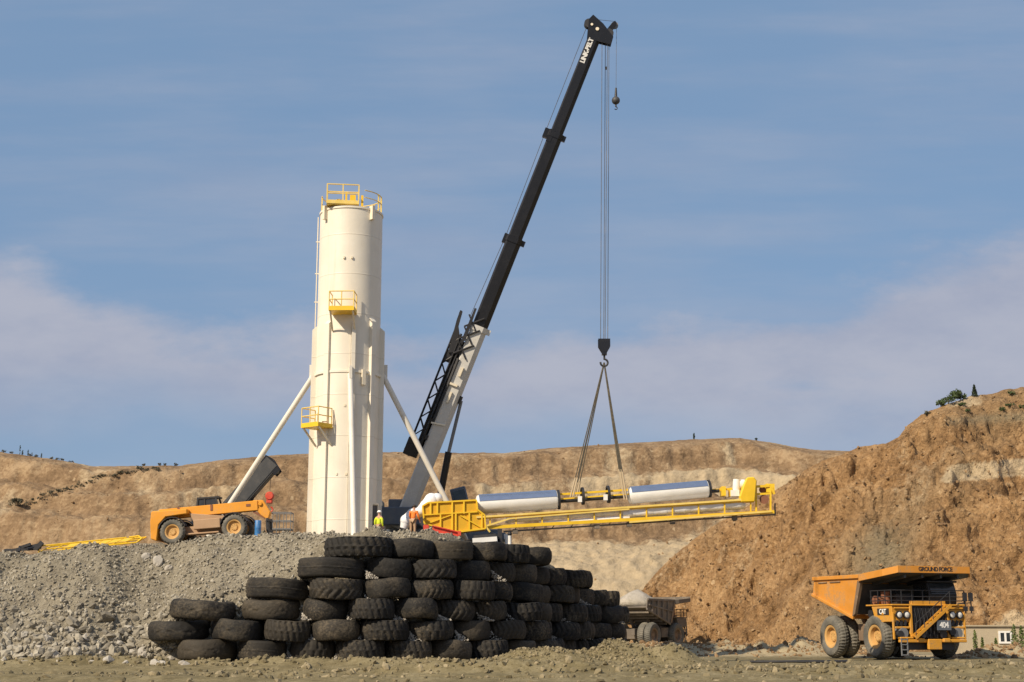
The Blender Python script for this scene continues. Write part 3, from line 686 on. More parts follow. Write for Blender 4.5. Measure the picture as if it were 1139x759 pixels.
for ph in (-84, -38, 8, 45, 84, 128, 172, 218):
    mb = lb(); d_ = .24 if ph not in (-84, 84) else .30
    r0 = SR-.05; wdt = .34 if ph != 8 else .22
    c = sp(ph, r0+d_/2+.02, 0)
    ring = []
    Rm = srot(ph)
    pts = [(-wdt/2, 0), (wdt/2, 0), (wdt/2, -d_-.02), (-wdt/2, -d_-.02)]
    top = zl+(.35 if ph == 45 else .1 if ph == -38 else 0)
    base_ = [Rm@Vector((x, y-r0, -.2)) for x, y in pts]
    mb.prism(base_, (0, 0, top+.2))
    # sloping cap
    cap = [Rm@Vector((0-wdt/2, -r0, top+.28)), Rm@Vector((wdt/2, -r0, top+.28))]
    tv = [b_+Vector((0, 0, top+.202)) for b_ in base_]
    mb.add(tv[2:4]+tv[:2]+cap, [(0, 1, 4, 5)[::-1], (0, 5, 3), (1, 2, 4), (2, 3, 5, 4)])
    mb.build('leg_column', 'silo', silo, False)
# broad doubler plate between the two front columns
mb = lb(); a0, a1 = -33, 4; n = 14
out = [sp(a0+(a1-a0)*i/n, SR+.05, -.1) for i in range(n+1)]+[sp(a1-(a1-a0)*i/n, SR-.02, -.1) for i in range(n+1)]
mb.prism(out, (0, 0, zs(366)+.1)); mb.build('doubler_plate', 'silo', silo, False)
for ph, ft in ((-107, 8.8), (4, 7.35), (94, 7.5), (184, 7.3)):
    mb = lb(); zt = zs(418 if ph == 4 else 408)
    mb.tube(sp(ph, SR+.12, zt), sp(ph, ft, -.25), .165, 14)
    br = mb.build('strut', 'offwhite', silo, False, True)
    m2 = lb(); m2.box(sp(ph, SR+.2, zt+.1), (.16, .55, .75), srot(ph)); m2.build('strut_bracket', 'offwhite', br, False)
    m2 = lb(); m2.box(sp(ph, ft, -.12), (.7, .7, .1), srot(ph)); m2.build('base_plate', 'offwhite', br, False)
def platform(name_phi, z, w, dp, gate_open=False, h=1.08):
    Rm = srot(name_phi); o0 = sp(name_phi, SR, z)
    L = lambda x, y, zz: o0+Rm@Vector((x, -y, zz))
    mb = lb(); mb.box(L(0, dp/2-.06, -.04), (w, dp+.1, .06), Rm)
    mb.box(L(0, dp, .06), (w+.04, .05, .26), Rm); mb.box(L(-w/2, dp/2, .05), (.05, dp, .24), Rm); mb.box(L(w/2, dp/2, .05), (.05, dp, .24), Rm)
    pf = mb.build('maintenance_platform', 'yellow', silo, False)
    mb = lb()
    for x in (-w/2, 0, w/2): mb.tube(L(x, dp, .1), L(x, dp, h), .032, 6)
    for x in (-w/2, w/2): mb.tube(L(x, .05, .1), L(x, .05, h), .032, 6)
    for zz in (h, h*.55):
        mb.path([L(-w/2, .05, zz), L(-w/2, dp, zz), L(w/2, dp, zz), L(w/2, .05, zz)], .032, 6)
    mb.build('railing', 'paleyellow', pf, False)
    mb = lb()
    for x in (-w/2+.06, w/2-.06): mb.beam(L(x, dp-.08, -.05), L(x, -.02, -1.05), .09, .09)
    mb.build('bracket', 'cream', pf, False)
    return L
Lp = platform(-9, zs(350), 1.45, 1.15)
Lq = platform(-44, zs(476), 1.35, 1.15)
# roof deck with railings
mb = lb(); zt = SZT+.05
mb.box((-.55, -1.0, zt+.12), (1.95, 1.5, .1)); mb.box((-.55, -1.76, zt+.22), (1.95, .05, .22)); deck = mb.build('roof_deck', 'paleyellow', silo, False)
mb = lb()
x0, x1, y0, y1 = -1.5, .4, -1.74, -.25; hh = zt+1.32
for x in (x0, (x0+x1)/2, x1):
    mb.beam((x, y0, zt+.15), (x, y0, hh), .07, .07); mb.beam((x, y1, zt+.15), (x, y1, hh), .07, .07)
for z in (hh, zt+.75):
    mb.path([(x0, y0, z), (x1, y0, z), (x1, y1, z), (x0, y1, z), (x0, y0, z)], .036, 6)
for ph in (62, 78, 96, 130, 165, 200, 235, 268):
    mb.beam(sp(ph, SR-.08, zt-.05), sp(ph, SR-.08, zt+1.05), .08, .08)
arc = [sp(ph, SR-.08, zt+1.03) for ph in range(25, 275, 8)]; mb.path(arc, .032, 6); mb.path([p-Vector((0, 0, .45)) for p in arc], .028, 6)
mb.build('railing', 'paleyellow', deck, False)
mb = lb(); mb.box((.05, -.7, zt+.55), (.35, .4, .8)); mb.box((-.35, -.9, zt+.6), (.12, .12, .95)); mb.box((.62, -.9, zt+.5), (.14, .3, .8)); mb.tube((-.8, -.6, zt+.1), (-.8, -.6, zt+.7), .16, 12); mb.build('roof_vent', 'yellow', deck, False)
for ph in (38, 128, 218, 308):
    mb = lb(); mb.box(sp(ph, SR+.1, SZT-.3), (.20, .30, .85), srot(ph)); mb.build('lifting_lug', 'cream', silo, False)
mb = lb(); mb.tube(sp(-93, SR+.12, .2), sp(-93, SR+.12, SZT-.2), .03, 8)
for y in (262, 298, 330, 385, 560, 530): mb.beam(sp(-93, SR-.02, zs(y)), sp(-93, SR+.22, zs(y)), .06, .06)
mb.build('fill_pipe', 'cream', silo, False)
mb = lb(); a = 60; mb.box(sp(a, SR-.02, 1.05), (.82, .12, 2.1), srot(a)); dr = mb.build('door', 'darksteel', silo, False)
mb = lb(); mb.box(sp(a, SR+.07, 1.05)+srot(a)@Vector((.3, 0, 0)), (.06, .08, .16), srot(a)); mb.build('handle', 'blacksteel', dr, False)
mb = lb()
for s_ in (-.46, .46): mb.box(sp(a, SR+.01, 1.08)+srot(a)@Vector((s_, 0, 0)), (.1, .2, 2.3), srot(a))
mb.box(sp(a, SR+.01, 2.2), (.82, .2, .1), srot(a)); mb.build('door_frame', 'cream', silo, False)
for (px, py) in ((375, 288), (384, 288), (373, 528), (383, 528), (399, 421), (380, 452)):
    ph = math.degrees(math.asin(max(-1, min(1, (px-382.5)/37)))); mb = lb(); mb.box(sp(ph, SR+.03, zs(py)), (.10, .12, .14), srot(ph)); mb.build('pipe_clip', 'cream', silo, False)
mb = lb(); mb.box(sp(27, SR+.1, zs(420)), (.22, .2, .9), srot(27)); mb.build('lug_plate', 'cream', silo, False)

# ------------------------------------------------------------------ wheels for machines
def mach_wheel(parent, c, r, w, rimmat, tyremat='rubberdusty', style='block', side=-1, nl=24, rimr=.52, world=False, ang=96):
    """tyre (part, axis along local y) and rim as its sub-part; side -1 = outer face towards -y"""
    V, Fq = tyre_mesh('t', r, w, style, nl, ang, rimr)
    rot = np.array([[1, 0, 0], [0, 0, 1], [0, -1, 0]]); V = V@rot.T+np.array(c)
    o = raw_mesh('wheel', V, Fq, tyremat, None, True); o.parent = parent; FR[o.name] = FR[parent.name]
    A = Matrix(((1, 0, 0), (0, 0, side), (0, -side, 0)))
    if np.linalg.det(np.array(A)) < 0: A = Matrix(((1, 0, 0), (0, 0, side), (0, side, 0)))
    mb = MB(); q = rimr*r*1.08
    mb.lathe([(1e-4, w*.12), (q*.22, w*.16), (q*.42, w*.14), (q*.45, w*.02), (q*.72, w*.06), (q*.80, w*.34), (q*.92, w*.40), (q, w*.41), (q, w*.3), (q*.9, -w*.3), (q*.9, -w*.38), (1e-4, -w*.36)], 28, c, A)
    for i in range(8):
        t = i*math.pi/4; mb.box(Vector(c)+A@Vector((q*.33*math.cos(t), q*.33*math.sin(t), w*.165)), (q*.07,)*3)
    mb.build('rim', rimmat, o, False, True); return o

# ------------------------------------------------------------------ haul trucks
def haul_truck(label, loc, rot, body, cabc, rim, main=True):
    T = thing('haul_truck', label, 'haul truck', loc, rot)
    r = 1.42; ax_f, ax_r = 2.55, -2.75
    tm = 'rubberdusty'
    for s in (-1, 1):
        mach_wheel(T, (ax_f, s*2.42, r), r, .86, rim, tm, 'lug', s, 40, .50, ang=160)
        mach_wheel(T, (ax_r, s*2.48, r), r, .80, rim, tm, 'lug', s, 40, .50, ang=160)
        mach_wheel(T, (ax_r, s*1.58, r), r, .80, rim, tm, 'lug', s, 40, .50, ang=160)
    mb = MB()
    for s in (-1, 1): mb.box((-.1, s*.75, 1.75), (8.0, .45, .75))
    mb.tube((ax_r, -1.2, r), (ax_r, 1.2, r), .55, 16); mb.box((ax_r, 0, r+.1), (1.5, 1.6, 1.1)); mb.tube((ax_f, -2.0, r), (ax_f, 2.0, r), .28, 12)
    mb.box((2.2, 0, 1.9), (2.6, 2.6, 1.2)); mb.box((.6, -1.75, 1.7), (1.7, .9, 1.1)); mb.box((.6, 1.75, 1.7), (1.7, .9, 1.1))
    for s in (-1, 1): mb.tube((-.6, s*1.05, 1.5), (-1.6, s*1.15, 3.4), .2, 10)
    mb.build('chassis', 'dustbrown' if main else 'dustgrey', T, False, bevel=.03)
    # dump tray: hollow, floor rising to the tail, front wall, side panels with ribs
    W = 2.95
    mb = MB()
    def slab(p0, p1, th, w=W): 
        p0 = Vector((p0[0], 0, p0[1])); p1 = Vector((p1[0], 0, p1[1])); d = (p1-p0).normalized(); n = Vector((-d.z, 0, d.x))
        mb.prism([p0+Vector((0, -w, 0)), p1+Vector((0, -w, 0)), p1+Vector((0, -w, 0))+n*th, p0+Vector((0, -w, 0))+n*th], (0, 2*w, 0))
    slab((-4.55, 4.45), (.35, 2.85), .16, W-.05)
    slab((.35, 2.85), (1.35, 4.95), .16, W-.05)
    for s in (-1, 1):
        y = s*W; off = Vector((0, -s*.14, 0))
        mb.prism([(-4.6, y, 4.30), (.45, y, 2.68), (1.35, y, 4.85), (1.30, y, 5.30), (-4.35, y, 5.38)], off)
        mb.beam((-4.4, y*1.012, 5.36), (1.5, y*1.012, 5.32), .20, .26)
        mb.beam((-4.62, y*1.008, 4.28), (.5, y*1.008, 2.64), .18, .22)
        for q in np.linspace(-3.6, -.2, 4) if not main else ():
            zb = 4.3-(q+4.6)*.322; mb.beam((q, y*1.02, zb), (q+.12, y*1.02, 5.3), .22, .2)
        if not main: mb.beam((-4.2, y*1.02, 4.78), (.9, y*1.02, 4.1), .16, .2)
    for q in np.linspace(-3.9, -.1, 5):
        zb = 4.24-(q+4.6)*.327; mb.box((q, 0, zb-.06), (.18, 2*W-.3, .26))
    tray = mb.build('dump_tray', 'bodyorange' if main else body, T, False, bevel=.03)
    # vertical corner post and rub rails
    for s in (-1, 1):
        mb = MB(); mb.prism([(.42, s*(W+.10), 2.70), (.78, s*(W+.10), 2.9), (1.62, s*(W+.10), 4.95), (1.25, s*(W+.10), 5.05)], (0, -s*.2, 0))
        mb.build('corner_post', 'dustbrown', tray, False)
    if main:
        mb = MB()
        for s in (-1, 1):
            mb.box((-3.2, s*(W+.03), 5.06), (1.1, .08, .07)); mb.box((-1.6, s*(W+.03), 5.06), (1.3, .08, .07))
        mb.build('rub_rail', 'dustbrown', tray, False)
    # canopy over the cab
    mb = MB(); ce, ch = 5.45, .9
    mid = W-.7
    CWd = W+.38; mid = CWd-.62
    top = [(1.2, -W, 5.05), (1.9, -CWd, 5.14), (4.6, -CWd, 5.36), (ce, -mid, 5.56), (ce, mid, 5.56), (4.6, CWd, 5.36), (1.9, CWd, 5.14), (1.2, W, 5.05)]
    mb.prism([(1.25, -W+.02, 4.95), (1.9, -CWd+.02, 5.04), (4.6, -CWd+.02, 5.28), (ce-.02, -mid, 5.45), (ce-.02, mid, 5.45), (4.6, CWd-.02, 5.28), (1.9, CWd-.02, 5.04), (1.25, W-.02, 4.95)], (0, 0, .12))
    for a, b_ in zip(top[:-1], top[1:]):
        a = Vector(a); b_ = Vector(b_); mb.prism([a-Vector((0, 0, .13)), b_-Vector((0, 0, .13)), b_+Vector((0, 0, .30)), a+Vector((0, 0, .30))], Vector((-(b_-a).y, (b_-a).x, 0)).normalized()*.08)
    can = mb.build('canopy', body if not main else 'bodyorange', tray, False)
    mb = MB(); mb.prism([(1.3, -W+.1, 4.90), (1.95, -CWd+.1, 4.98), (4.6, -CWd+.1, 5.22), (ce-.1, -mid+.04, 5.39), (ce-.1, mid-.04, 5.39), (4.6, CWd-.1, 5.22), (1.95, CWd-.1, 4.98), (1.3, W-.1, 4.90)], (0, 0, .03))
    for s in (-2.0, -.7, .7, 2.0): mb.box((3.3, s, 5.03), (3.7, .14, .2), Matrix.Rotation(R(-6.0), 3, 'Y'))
    mb.prism([(.42, -W+.2, 2.88), (.46, -W+.2, 2.88), (1.36, -W+.2, 4.86), (1.32, -W+.2, 4.86)], (0, 2*W-.4, 0)); mb.build('shade_coloured_underside', 'darksteel', tray, False)  # dark sheets under canopy and on front wall: shade put into their colour
    can.parent = tray
    if main:
        text('GROUND FORCE', .36, 'blacksteel', can, (ce+.012, .1, 5.66), (0, 1, 0), (0, 0, 1), .006, 'lettering', .008)
        mb = MB(); mb.box((2.6, -W-.045, 5.42), (1.5, .03, .14)); mb.build('marking_stripe', 'rust', can, False)
    # front: fenders, radiator, deck
    mb = MB()
    for s in (-1, 1):
        mb.prism([(2.6, s*2.75, 2.62), (3.15, s*2.75, 2.25), (3.7, s*2.75, 2.35), (4.55, s*2.75, 2.35), (4.55, s*2.75, 3.35), (2.3, s*2.75, 3.35)], (0, -s*1.25, 0))
        mb.box((4.60, s*1.40, 2.35), (.20, .20, 2.2)); mb.box((4.62, s*2.02, 3.22), (.1, 1.2, .1)); mb.box((4.58, s*2.68, 2.1), (.12, .14, 1.7))
        mb.box((4.62, s*2.05, 2.0), (.12, 1.1, .14))
    mb.box((3.2, 0, 3.42), (3.0, 5.6, .10)); mb.box((4.5, 0, 3.55), (.25, 2.6, .3))
    mb.build('front_deck', cabc, T, False, bevel=.03)
    mb = MB(); mb.box((4.45, -.05, 2.35), (.24, 2.5, 2.0)); 
    for y in np.linspace(-1.2, 1.1, 20): mb.box((4.59, y, 2.4), (.03, .05, 1.8))
    rad = mb.build('radiator', 'blacksteel', T, False)
    mb = MB(); mb.box((4.72, .1, 1.16), (.30, 5.0, .20)); mb.box((4.95, .05, .95), (.22, 1.0, .66)); mb.box((4.9, -.9, 1.2), (.2, .5, .25)); mb.box((4.9, 1.0, 1.2), (.2, .5, .25)); mb.box((4.7, -1.9, 1.35), (.3, 1.0, .12)); mb.box((4.7, 2.0, 1.35), (.3, 1.0, .12))
    mb.build('bumper', 'truckyellow' if main else cabc, T, False, bevel=.04)
    # diagonal stair: two stringers, open treads and a rail
    mb = MB()
    for dx in (4.72, 5.18): mb.beam((dx, -1.5, 1.34), (dx, 1.3, 3.42), .06, .20)
    for t in np.linspace(.06, .96, 10): mb.box((4.95, -1.5+2.8*t, 1.34+2.08*t), (.44, .22, .04))
    st_ = mb.build('stairway', 'truckyellow' if main else cabc, T, False)
    mb = MB(); mb.tube((5.18, -1.5, 2.2), (5.18, 1.3, 4.3), .028, 6)
    for t in np.linspace(.02, .98, 5): mb.tube((5.18, -1.5+2.8*t, 1.34+2.08*t), (5.18, -1.5+2.8*t, 2.2+2.1*t), .026, 6)
    mb.build('handrail', 'blacksteel', st_, False)
    mb = MB()
    for (y, z, r_, L) in ((.9, 1.6, .28, .5), (-.6, 1.55, .2, .5), (1.55, 1.75, .24, .6), (-2.3, 1.6, .22, .5)): mb.tube((4.3, y, z), (4.3+L, y, z), r_, 12)
    for q in range(9): y = -1.1+.28*q; mb.path([(4.62, y, 3.2), (4.72, y+.08, 2.5), (4.66, y-.05, 1.5), (4.5, y+.1, 1.1)], .03, 5)
    mb.box((4.3, 0, .85), (.5, 3.6, .5)); mb.box((3.6, 0, 1.1), (1.2, 3.2, .6)); mb.build('hose_bundle', 'blacksteel', T, False)
    mb = MB()
    for y in (-2.35, -1.9): mb.beam((4.85, y, .25), (4.85, y, 1.35), .06, .06)
    for z in (.3, .62, .94, 1.25): mb.beam((4.85, -2.35, z), (4.85, -1.9, z), .06, .06)
    mb.build('ladder', 'grey', T, False)
    for s in (-1, 1):
        for q in (1.72, 2.28):
            mb = MB(); A = Matrix(((0, 0, 1), (0, 1, 0), (-1, 0, 0)))
            mb.lathe([(.05, 0), (.22, .02), (.25, .14), (.25, .2), (.2, .2)], 16, (4.53, s*q, 2.80), A); hl = mb.build('headlight', 'blacksteel', T, False, True)
            mb = MB(); mb.lathe([(1e-4, .23), (.15, .215), (.2, .18)], 16, (4.53, s*q, 2.80), A); mb.build('lens', 'lamp', hl, False, True)
        mb = MB()
        for q in (1.8, 2.1, 2.4): mb.box((4.58, s*q, 2.28), (.08, .18, .34), Matrix.Rotation(R(-18), 3, 'X'))
        mb.build('grille', 'blacksteel', T, False)
        mb = MB(); mb.tube((4.0, s*2.05, 1.65), (4.75, s*2.05, 1.65), .34, 14); mb.build('air_tank', 'grey', T, False, True)
    # cab with windows
    mb = MB(); cy0, cy1 = .25, 2.35
    mb.prism([(2.7, cy0, 3.47), (4.35, cy0, 3.47), (4.45, cy0, 4.1), (4.2, cy0, 4.86), (2.7, cy0, 4.86)], (0, cy1-cy0, 0)); mb.box((3.45, 1.3, 4.93), (1.9, 2.3, .12))
    cab = mb.build('cab', 'blacksteel' if main else cabc, T, False, bevel=.03)
    mb = MB(); mb.prism([(4.47, cy0+.12, 4.12), (4.23, cy0+.12, 4.8), (4.23, cy1-.12, 4.8), (4.47, cy1-.12, 4.12)], (.02, 0, .01))
    for yy in (cy0-.015, cy1-.005): mb.prism([(2.9, yy, 4.05), (4.3, yy, 4.05), (4.12, yy, 4.76), (2.9, yy, 4.76)], (0, .02, 0))
    mb.build('window', 'glass', cab, False)
    # rails and mirrors
    mb = MB()
    for y in (-2.75, -2.0, -1.2, -.4): mb.beam((4.6, y, 3.45), (4.6, y, 4.35), .05, .05)
    for y in (2.75, .1): mb.beam((4.6, y, 3.45), (4.6, y, 4.35), .05, .05)
    for x in (2.3, 3.1, 3.9): mb.beam((x, -2.75, 3.45), (x, -2.75, 4.35), .05, .05)
    for z in (3.7, 3.95, 4.35): mb.path([(2.2, -2.75, z), (4.6, -2.75, z), (4.6, 2.75, z)], .03, 6)
    mb.build('handrail', 'blacksteel', T, False)
    for y in (2.75, 3.2):
        mb = MB(); mb.beam((4.7, y, 2.9), (4.7, y, 4.25), .06, .06); mb.beam((4.65, 2.2, 3.5), (4.7, y, 3.6), .05, .05); mb.box((4.72, y-.02, 3.95), (.1, .3, .55)); mb.box((4.72, y, 3.2), (.1, .26, .3)); mb.build('mirror', 'blacksteel', T, False)
    mb = MB(); mb.tube((2.7, -1.9, 3.5), (2.7, -1.9, 4.3), .3, 14); mb.tube((2.0, -2.3, 3.75), (2.0, -1.5, 3.75), .3, 14); mb.build('air_cleaner', 'rust', T, False, True)
    mb = MB(); mb.box((2.6, -.9, 3.8), (1.6, 1.3, .7)); mb.box((1.6, .0, 3.2), (.6, 3.6, 1.2)); mb.tube((1.75, -2.5, 2.9), (1.75, 2.5, 2.9), .28, 12); mb.build('engine_cover', 'blacksteel', T, False)
    if main:
        mb = MB(); mb.box((5.13, .72, 2.15), (.05, 1.05, .62)); pl = mb.build('number_board', 'slate', T, False)
        text('404', .50, 'whitepaint', pl, (5.16, .72, 2.15), (0, 1, 0), (0, 0, 1), .006, 'lettering', .012)
        mb = MB(); mb.box((3.62, -2.76, 3.0), (1.3, .03, .42)); lp = mb.build('logo_panel', 'blacksteel', T, False)
        text('CAT', .42, 'whitepaint', lp, (3.6, -2.785, 3.0), (1, 0, 0), (0, 0, 1), .006, 'lettering', .012)
        mb = MB(); mb.prism([(3.42, -2.792, 2.82), (3.78, -2.792, 2.82), (3.60, -2.792, 2.95)], (0, -.006, 0)); mb.build('logo_triangle', 'truckyellow', lp, False)
    else:
        V0, F0 = ico(4); d_ = fbm(V0[:, 0]*2, V0[:, 1]*2, 4, 9)
        q = np.maximum(V0[:, 2], -.15)
        ht = 1-np.sqrt(np.clip(V0[:, 0]**2+V0[:, 1]**2, 0, 1)); up = V0[:, 2] > 0
        Vl = np.stack([V0[:, 0]*2.75-1.75, V0[:, 1]*2.72, np.where(up, 5.0+(1-np.clip(V0[:, 0]**2+V0[:, 1]**2, 0, 1)**.8)*1.45+V0[:, 0]*-.3+d_*.3, 4.2-V0[:, 0]*.5)], -1)
        o = raw_mesh('gravel_load', Vl, F0, 'loadrock', {'pale': d_+.2, 'greyness': d_*0}, True); o.location = T.location; o.rotation_euler = rot
        o.scale = (.9,)*3; T.scale = (.9,)*3; tag(o, 'heap of pale grey gravel in the tray of the brown haul truck', 'gravel load', None, None)
    return T
tl_ = P(1009, 733, 91.6)
haul_truck('orange mining haul truck with a wide canopy, parked empty below the brown slope', (P(990, 730, 96.5).x, 96.5, zgr(25, 96)+.02), (0, 0, R(-71)), 'bodyorange', 'truckyellow', 'rimtan', True)
t2 = P(719, 705, 150)
haul_truck('dusty brown haul truck loaded with gravel, half hidden behind the tyre wall', (t2.x, 150, .2), (0, 0, R(53)), 'dustgrey', 'dustgrey', 'dustbrown', False)

# ------------------------------------------------------------------ crane
KY = 83.2
Kb = P(449, 578, 88.2); Kt = P(664.5, 34, KY)
cz = zpad(Kb.x, 89)
crane = thing('mobile_crane', 'tall mobile crane with black telescopic boom on a white base section, beside the silo', 'crane', (Kb.x, 91, cz))
ku = (Kt-Kb).normalized(); kl = (Kt-Kb).length; kn = ku.cross(Vector((1, 0, 0))).normalized(); kn = -kn if kn.y > 0 else kn; kw = ku.cross(kn).normalized()
if kw.x > 0: kw = -kw                                         # kw points to the boom's upper-left (back) side
def K(t, w=0, d=0): return Kb+ku*t+kw*w+kn*d                   # along the boom, to its back, towards the camera
def KP(x, y, d=0):                                            # point of the boom's own plane, d towards the camera
    r_ = P(x, y, 80)-Vector((0, 0, CZ)); o_ = Vector((0, 0, CZ)); return o_+r_*((Kb-o_).dot(kn)/r_.dot(kn))+kn*d
def tK(x, y): return (KP(x, y)-Kb).dot(ku)
t1, t2_, t3, t4 = tK(533, 363), tK(573, 265), tK(620, 149), kl-.3
def section(name, a, b_, w, mat, parent, collar=True):
    mb = MB(); h = w/2; d = w*.42; c = .18*w
    prof = [(-h+c, -d), (h-c, -d), (h, -d+c), (h, d-c), (h-c, d), (-h+c*1.6, d), (-h, d*.35), (-h, -d*.35), (-h+c*1.6, -d)]
    prof = [(-h+c*1.5, -d), (h-c*.6, -d), (h, -d+c*.6), (h, d-c*.6), (h-c*.6, d), (-h+c*1.5, d), (-h, d*.4), (-h, -d*.4)]
    mb.prism([K(a, x, y) for x, y in prof], ku*(b_-a)); o = mb.build(name, mat, parent)
    if collar:
        m2 = MB(); m2.prism([K(b_-.35, x*1.10, y*1.12) for x, y in prof], ku*.35); m2.box(K(b_-.18, -h*1.15, 0), (.35, .3, .3), Matrix((ku, kn, kw)).transposed()); m2.build('collar', mat if mat != 'offwhite' else 'whitepaint', o)
    return o
bb = section('boom_base', -.6, t1, 1.04, 'boomgrey', crane)
s1 = section('boom_section', t1-.5, t2_, .98, 'black', crane); s2 = section('boom_section', t2_-.5, t3, .90, 'black', crane); s3 = section('boom_section', t3-.5, t4, .80, 'black', crane, False)
ta, tb = tK(649, 73), tK(662, 41)
ltr = text('LINK-BELT', .40, 'whitepaint', s3, K(tK(650.5, 57), .13, .345), tuple(ku), tuple(kw), .005, 'lettering', .02, True)
# head machinery
Kr = Matrix((ku, kn, kw)).transposed()
mb = MB()
for d in (-.3, .3): mb.prism([K(t4-.5, .4, d), K(t4+.7, .75, d), K(t4+1.05, .6, d), K(t4+.75, -.2, d), K(t4+.2, -1.1, d), K(t4-.3, -1.15, d), K(t4-.4, -.4, d)], kn*.05)
mb.box(K(t4+.2, -.3, 0), (.5, .55, .7), Kr)
head = mb.build('boom_head', 'black', crane)
AY = Matrix(((1, 0, 0), (0, 0, -1), (0, 1, 0)))
def sheave(c, r, w, parent, mat='blacksteel', name='sheave'):
    mb = MB(); mb.lathe([(1e-4, -w/2), (r, -w/2), (r*.85, -w*.1), (r*.85, w*.1), (r, w/2), (1e-4, w/2)], 20, c, AY); mb.build(name, mat, parent, True, True)
hx = lambda x, y, d=0: KP(x, y, d)
for d in (-.2, 0, .2): sheave(hx(655, 27, d), .30, .12, head); sheave(hx(677, 38, d), .30, .12, head)
sheave(hx(658, 29, .36), .08, .06, head, 'cream'); sheave(hx(664, 34, .36), .11, .06, head, 'cream')
mb = MB()
for d in (-.14, .14): mb.prism([hx(671, 38, d), hx(681, 26, d), hx(684, 24, d), hx(686, 27, d), hx(680, 36, d), hx(677, 41, d)], kn*.05)
rj = mb.build('rooster_sheave_arm', 'black', head); sheave(hx(683.5, 28.5), .24, .1, rj, 'grey')
mb = MB(); mb.tube(hx(664, 22), hx(684, 24), .015, 5); mb.tube(hx(562, 264), hx(607, 146), .02, 5)
for a_, b_ in (((607, 146), (655, 24)),): mb.tube(hx(*a_), hx(*b_), .02, 5)
mb.tube(hx(523, 352), hx(562, 264), .02, 5); mb.build('pendant_cable', 'wire', crane)
for (x, y) in ((607, 146), (562, 263)):
    mb = MB(); mb.box(hx(x+2, y+3), (.6, .5, .5), Kr); mb.box(hx(x+5, y+6), (.8, .8, .3), Kr); mb.build('cable_guide', 'black', crane)
# folded lattice jib on the left of the base section
ja, jb = tK(470, 500), tK(517, 356)
mb = MB()
for d in (-.42, .42):
    mb.tube(K(ja, 1.38, d*.7), K(jb-.4, 1.38, d*.7), .055, 6); mb.tube(K(ja, .92, d), K(jb-.9, .92, d), .055, 6); mb.tube(K(ja+.3, .70, d), K(jb-1.6, .70, d), .07, 6)
n = 13
for i in range(n):
    a = ja+(jb-.6-ja)*i/n; b_ = ja+(jb-.6-ja)*(i+1)/n
    for d in (-.42, .42):
        mb.tube(K(a, 1.38 if i % 2 else .92, d*(.7 if i % 2 else 1)), K(b_, .92 if i % 2 else 1.38, d*(1 if i % 2 else .7)), .035, 5)
    mb.tube(K(a, 1.38, -.3), K(b_, 1.38, .3), .03, 5); mb.tube(K(a, .92, -.42), K(a, .92, .42), .03, 5)
jib = mb.build('lattice_jib', 'black', crane)
mb = MB()
mb.beam(K(ja-.2, .66, -.1), K(jb-1.3, .64, -.1), .5, .26); mb.beam(K(ja+2.0, .52, .52), K(jb-2.4, .52, .52), .10, .12)
for t in np.linspace(ja+.8, jb-2, 6): mb.box(K(t, .62, .3), (.3, .25, .34), Kr)
mb.build('jib_spine', 'blacksteel', jib)
mb = MB()
for d in (-.35, .35): mb.prism([K(jb-2.3, 1.25, d), K(jb-.2, 1.50, d), K(jb+.45, 1.52, d), K(jb+.45, 1.38, d), K(jb-.5, 1.28, d), K(jb-1.1, .95, d), K(jb-1.3, .6, d), K(jb-2.0, .62, d)], kn*.06)
mb.tube(K(jb+.3, 1.45, -.4), K(jb+.3, 1.45, .4), .08, 8); mb.box(K(jb-2.5, 1.15, .1), (.75, .4, .5), Kr)
mb.prism([K(jb-1.5, .75, .5), K(jb+.9, .72, .5), K(jb+.9, .58, .5), K(jb-1.2, .5, .5)], kn*.08)
for t in (jb-2.2, jb-1.2, jb-.4): mb.tube(K(t, .9, .5), K(t+.9, -.1, .5), .06, 6); mb.tube(K(t+.8, .9, .5), K(t-.1, .05, .5), .05, 6)
mb.build('jib_hinge', 'blacksteel', jib)
mb = MB(); mb.box(K(ja-.1, 1.12, 0), (1.1, .85, .9), Kr); mb.tube(K(ja-.3, 1.2, -.55), K(ja-.3, 1.2, .55), .38, 12); mb.build('jib_head', 'black', jib)
# bracket patches and boom-side fittings
mb = MB()
for (x, y, w_, h_) in ((505, 428, .5, .14), (513, 414, .16, .6), (500, 442, .16, .7)): mb.box(KP(x, y, .52), (h_ if h_ > w_ else .14, .12, w_ if w_ > h_ else .14), Kr)
mb.beam(KP(480, 470, .52), KP(496, 473, .52), .05, .1); mb.build('hose_bracket', 'cream', bb)
# lift cylinder
mb = MB(); mb.tube(KP(513, 446), KP(497, 512), .11, 12); cyl = mb.build('cylinder_rod', 'grey', crane, True, True)
mb = MB(); mb.tube(KP(499, 503), KP(487, 566), .22, 14); mb.build('cylinder_barrel', 'black', crane, True, True)
mb = MB(); mb.box(KP(511, 445), (.5, .5, .3), Kr); mb.box(KP(515, 428), (.45, .4, .25), Kr); mb.build('cylinder_mount', 'black', crane)
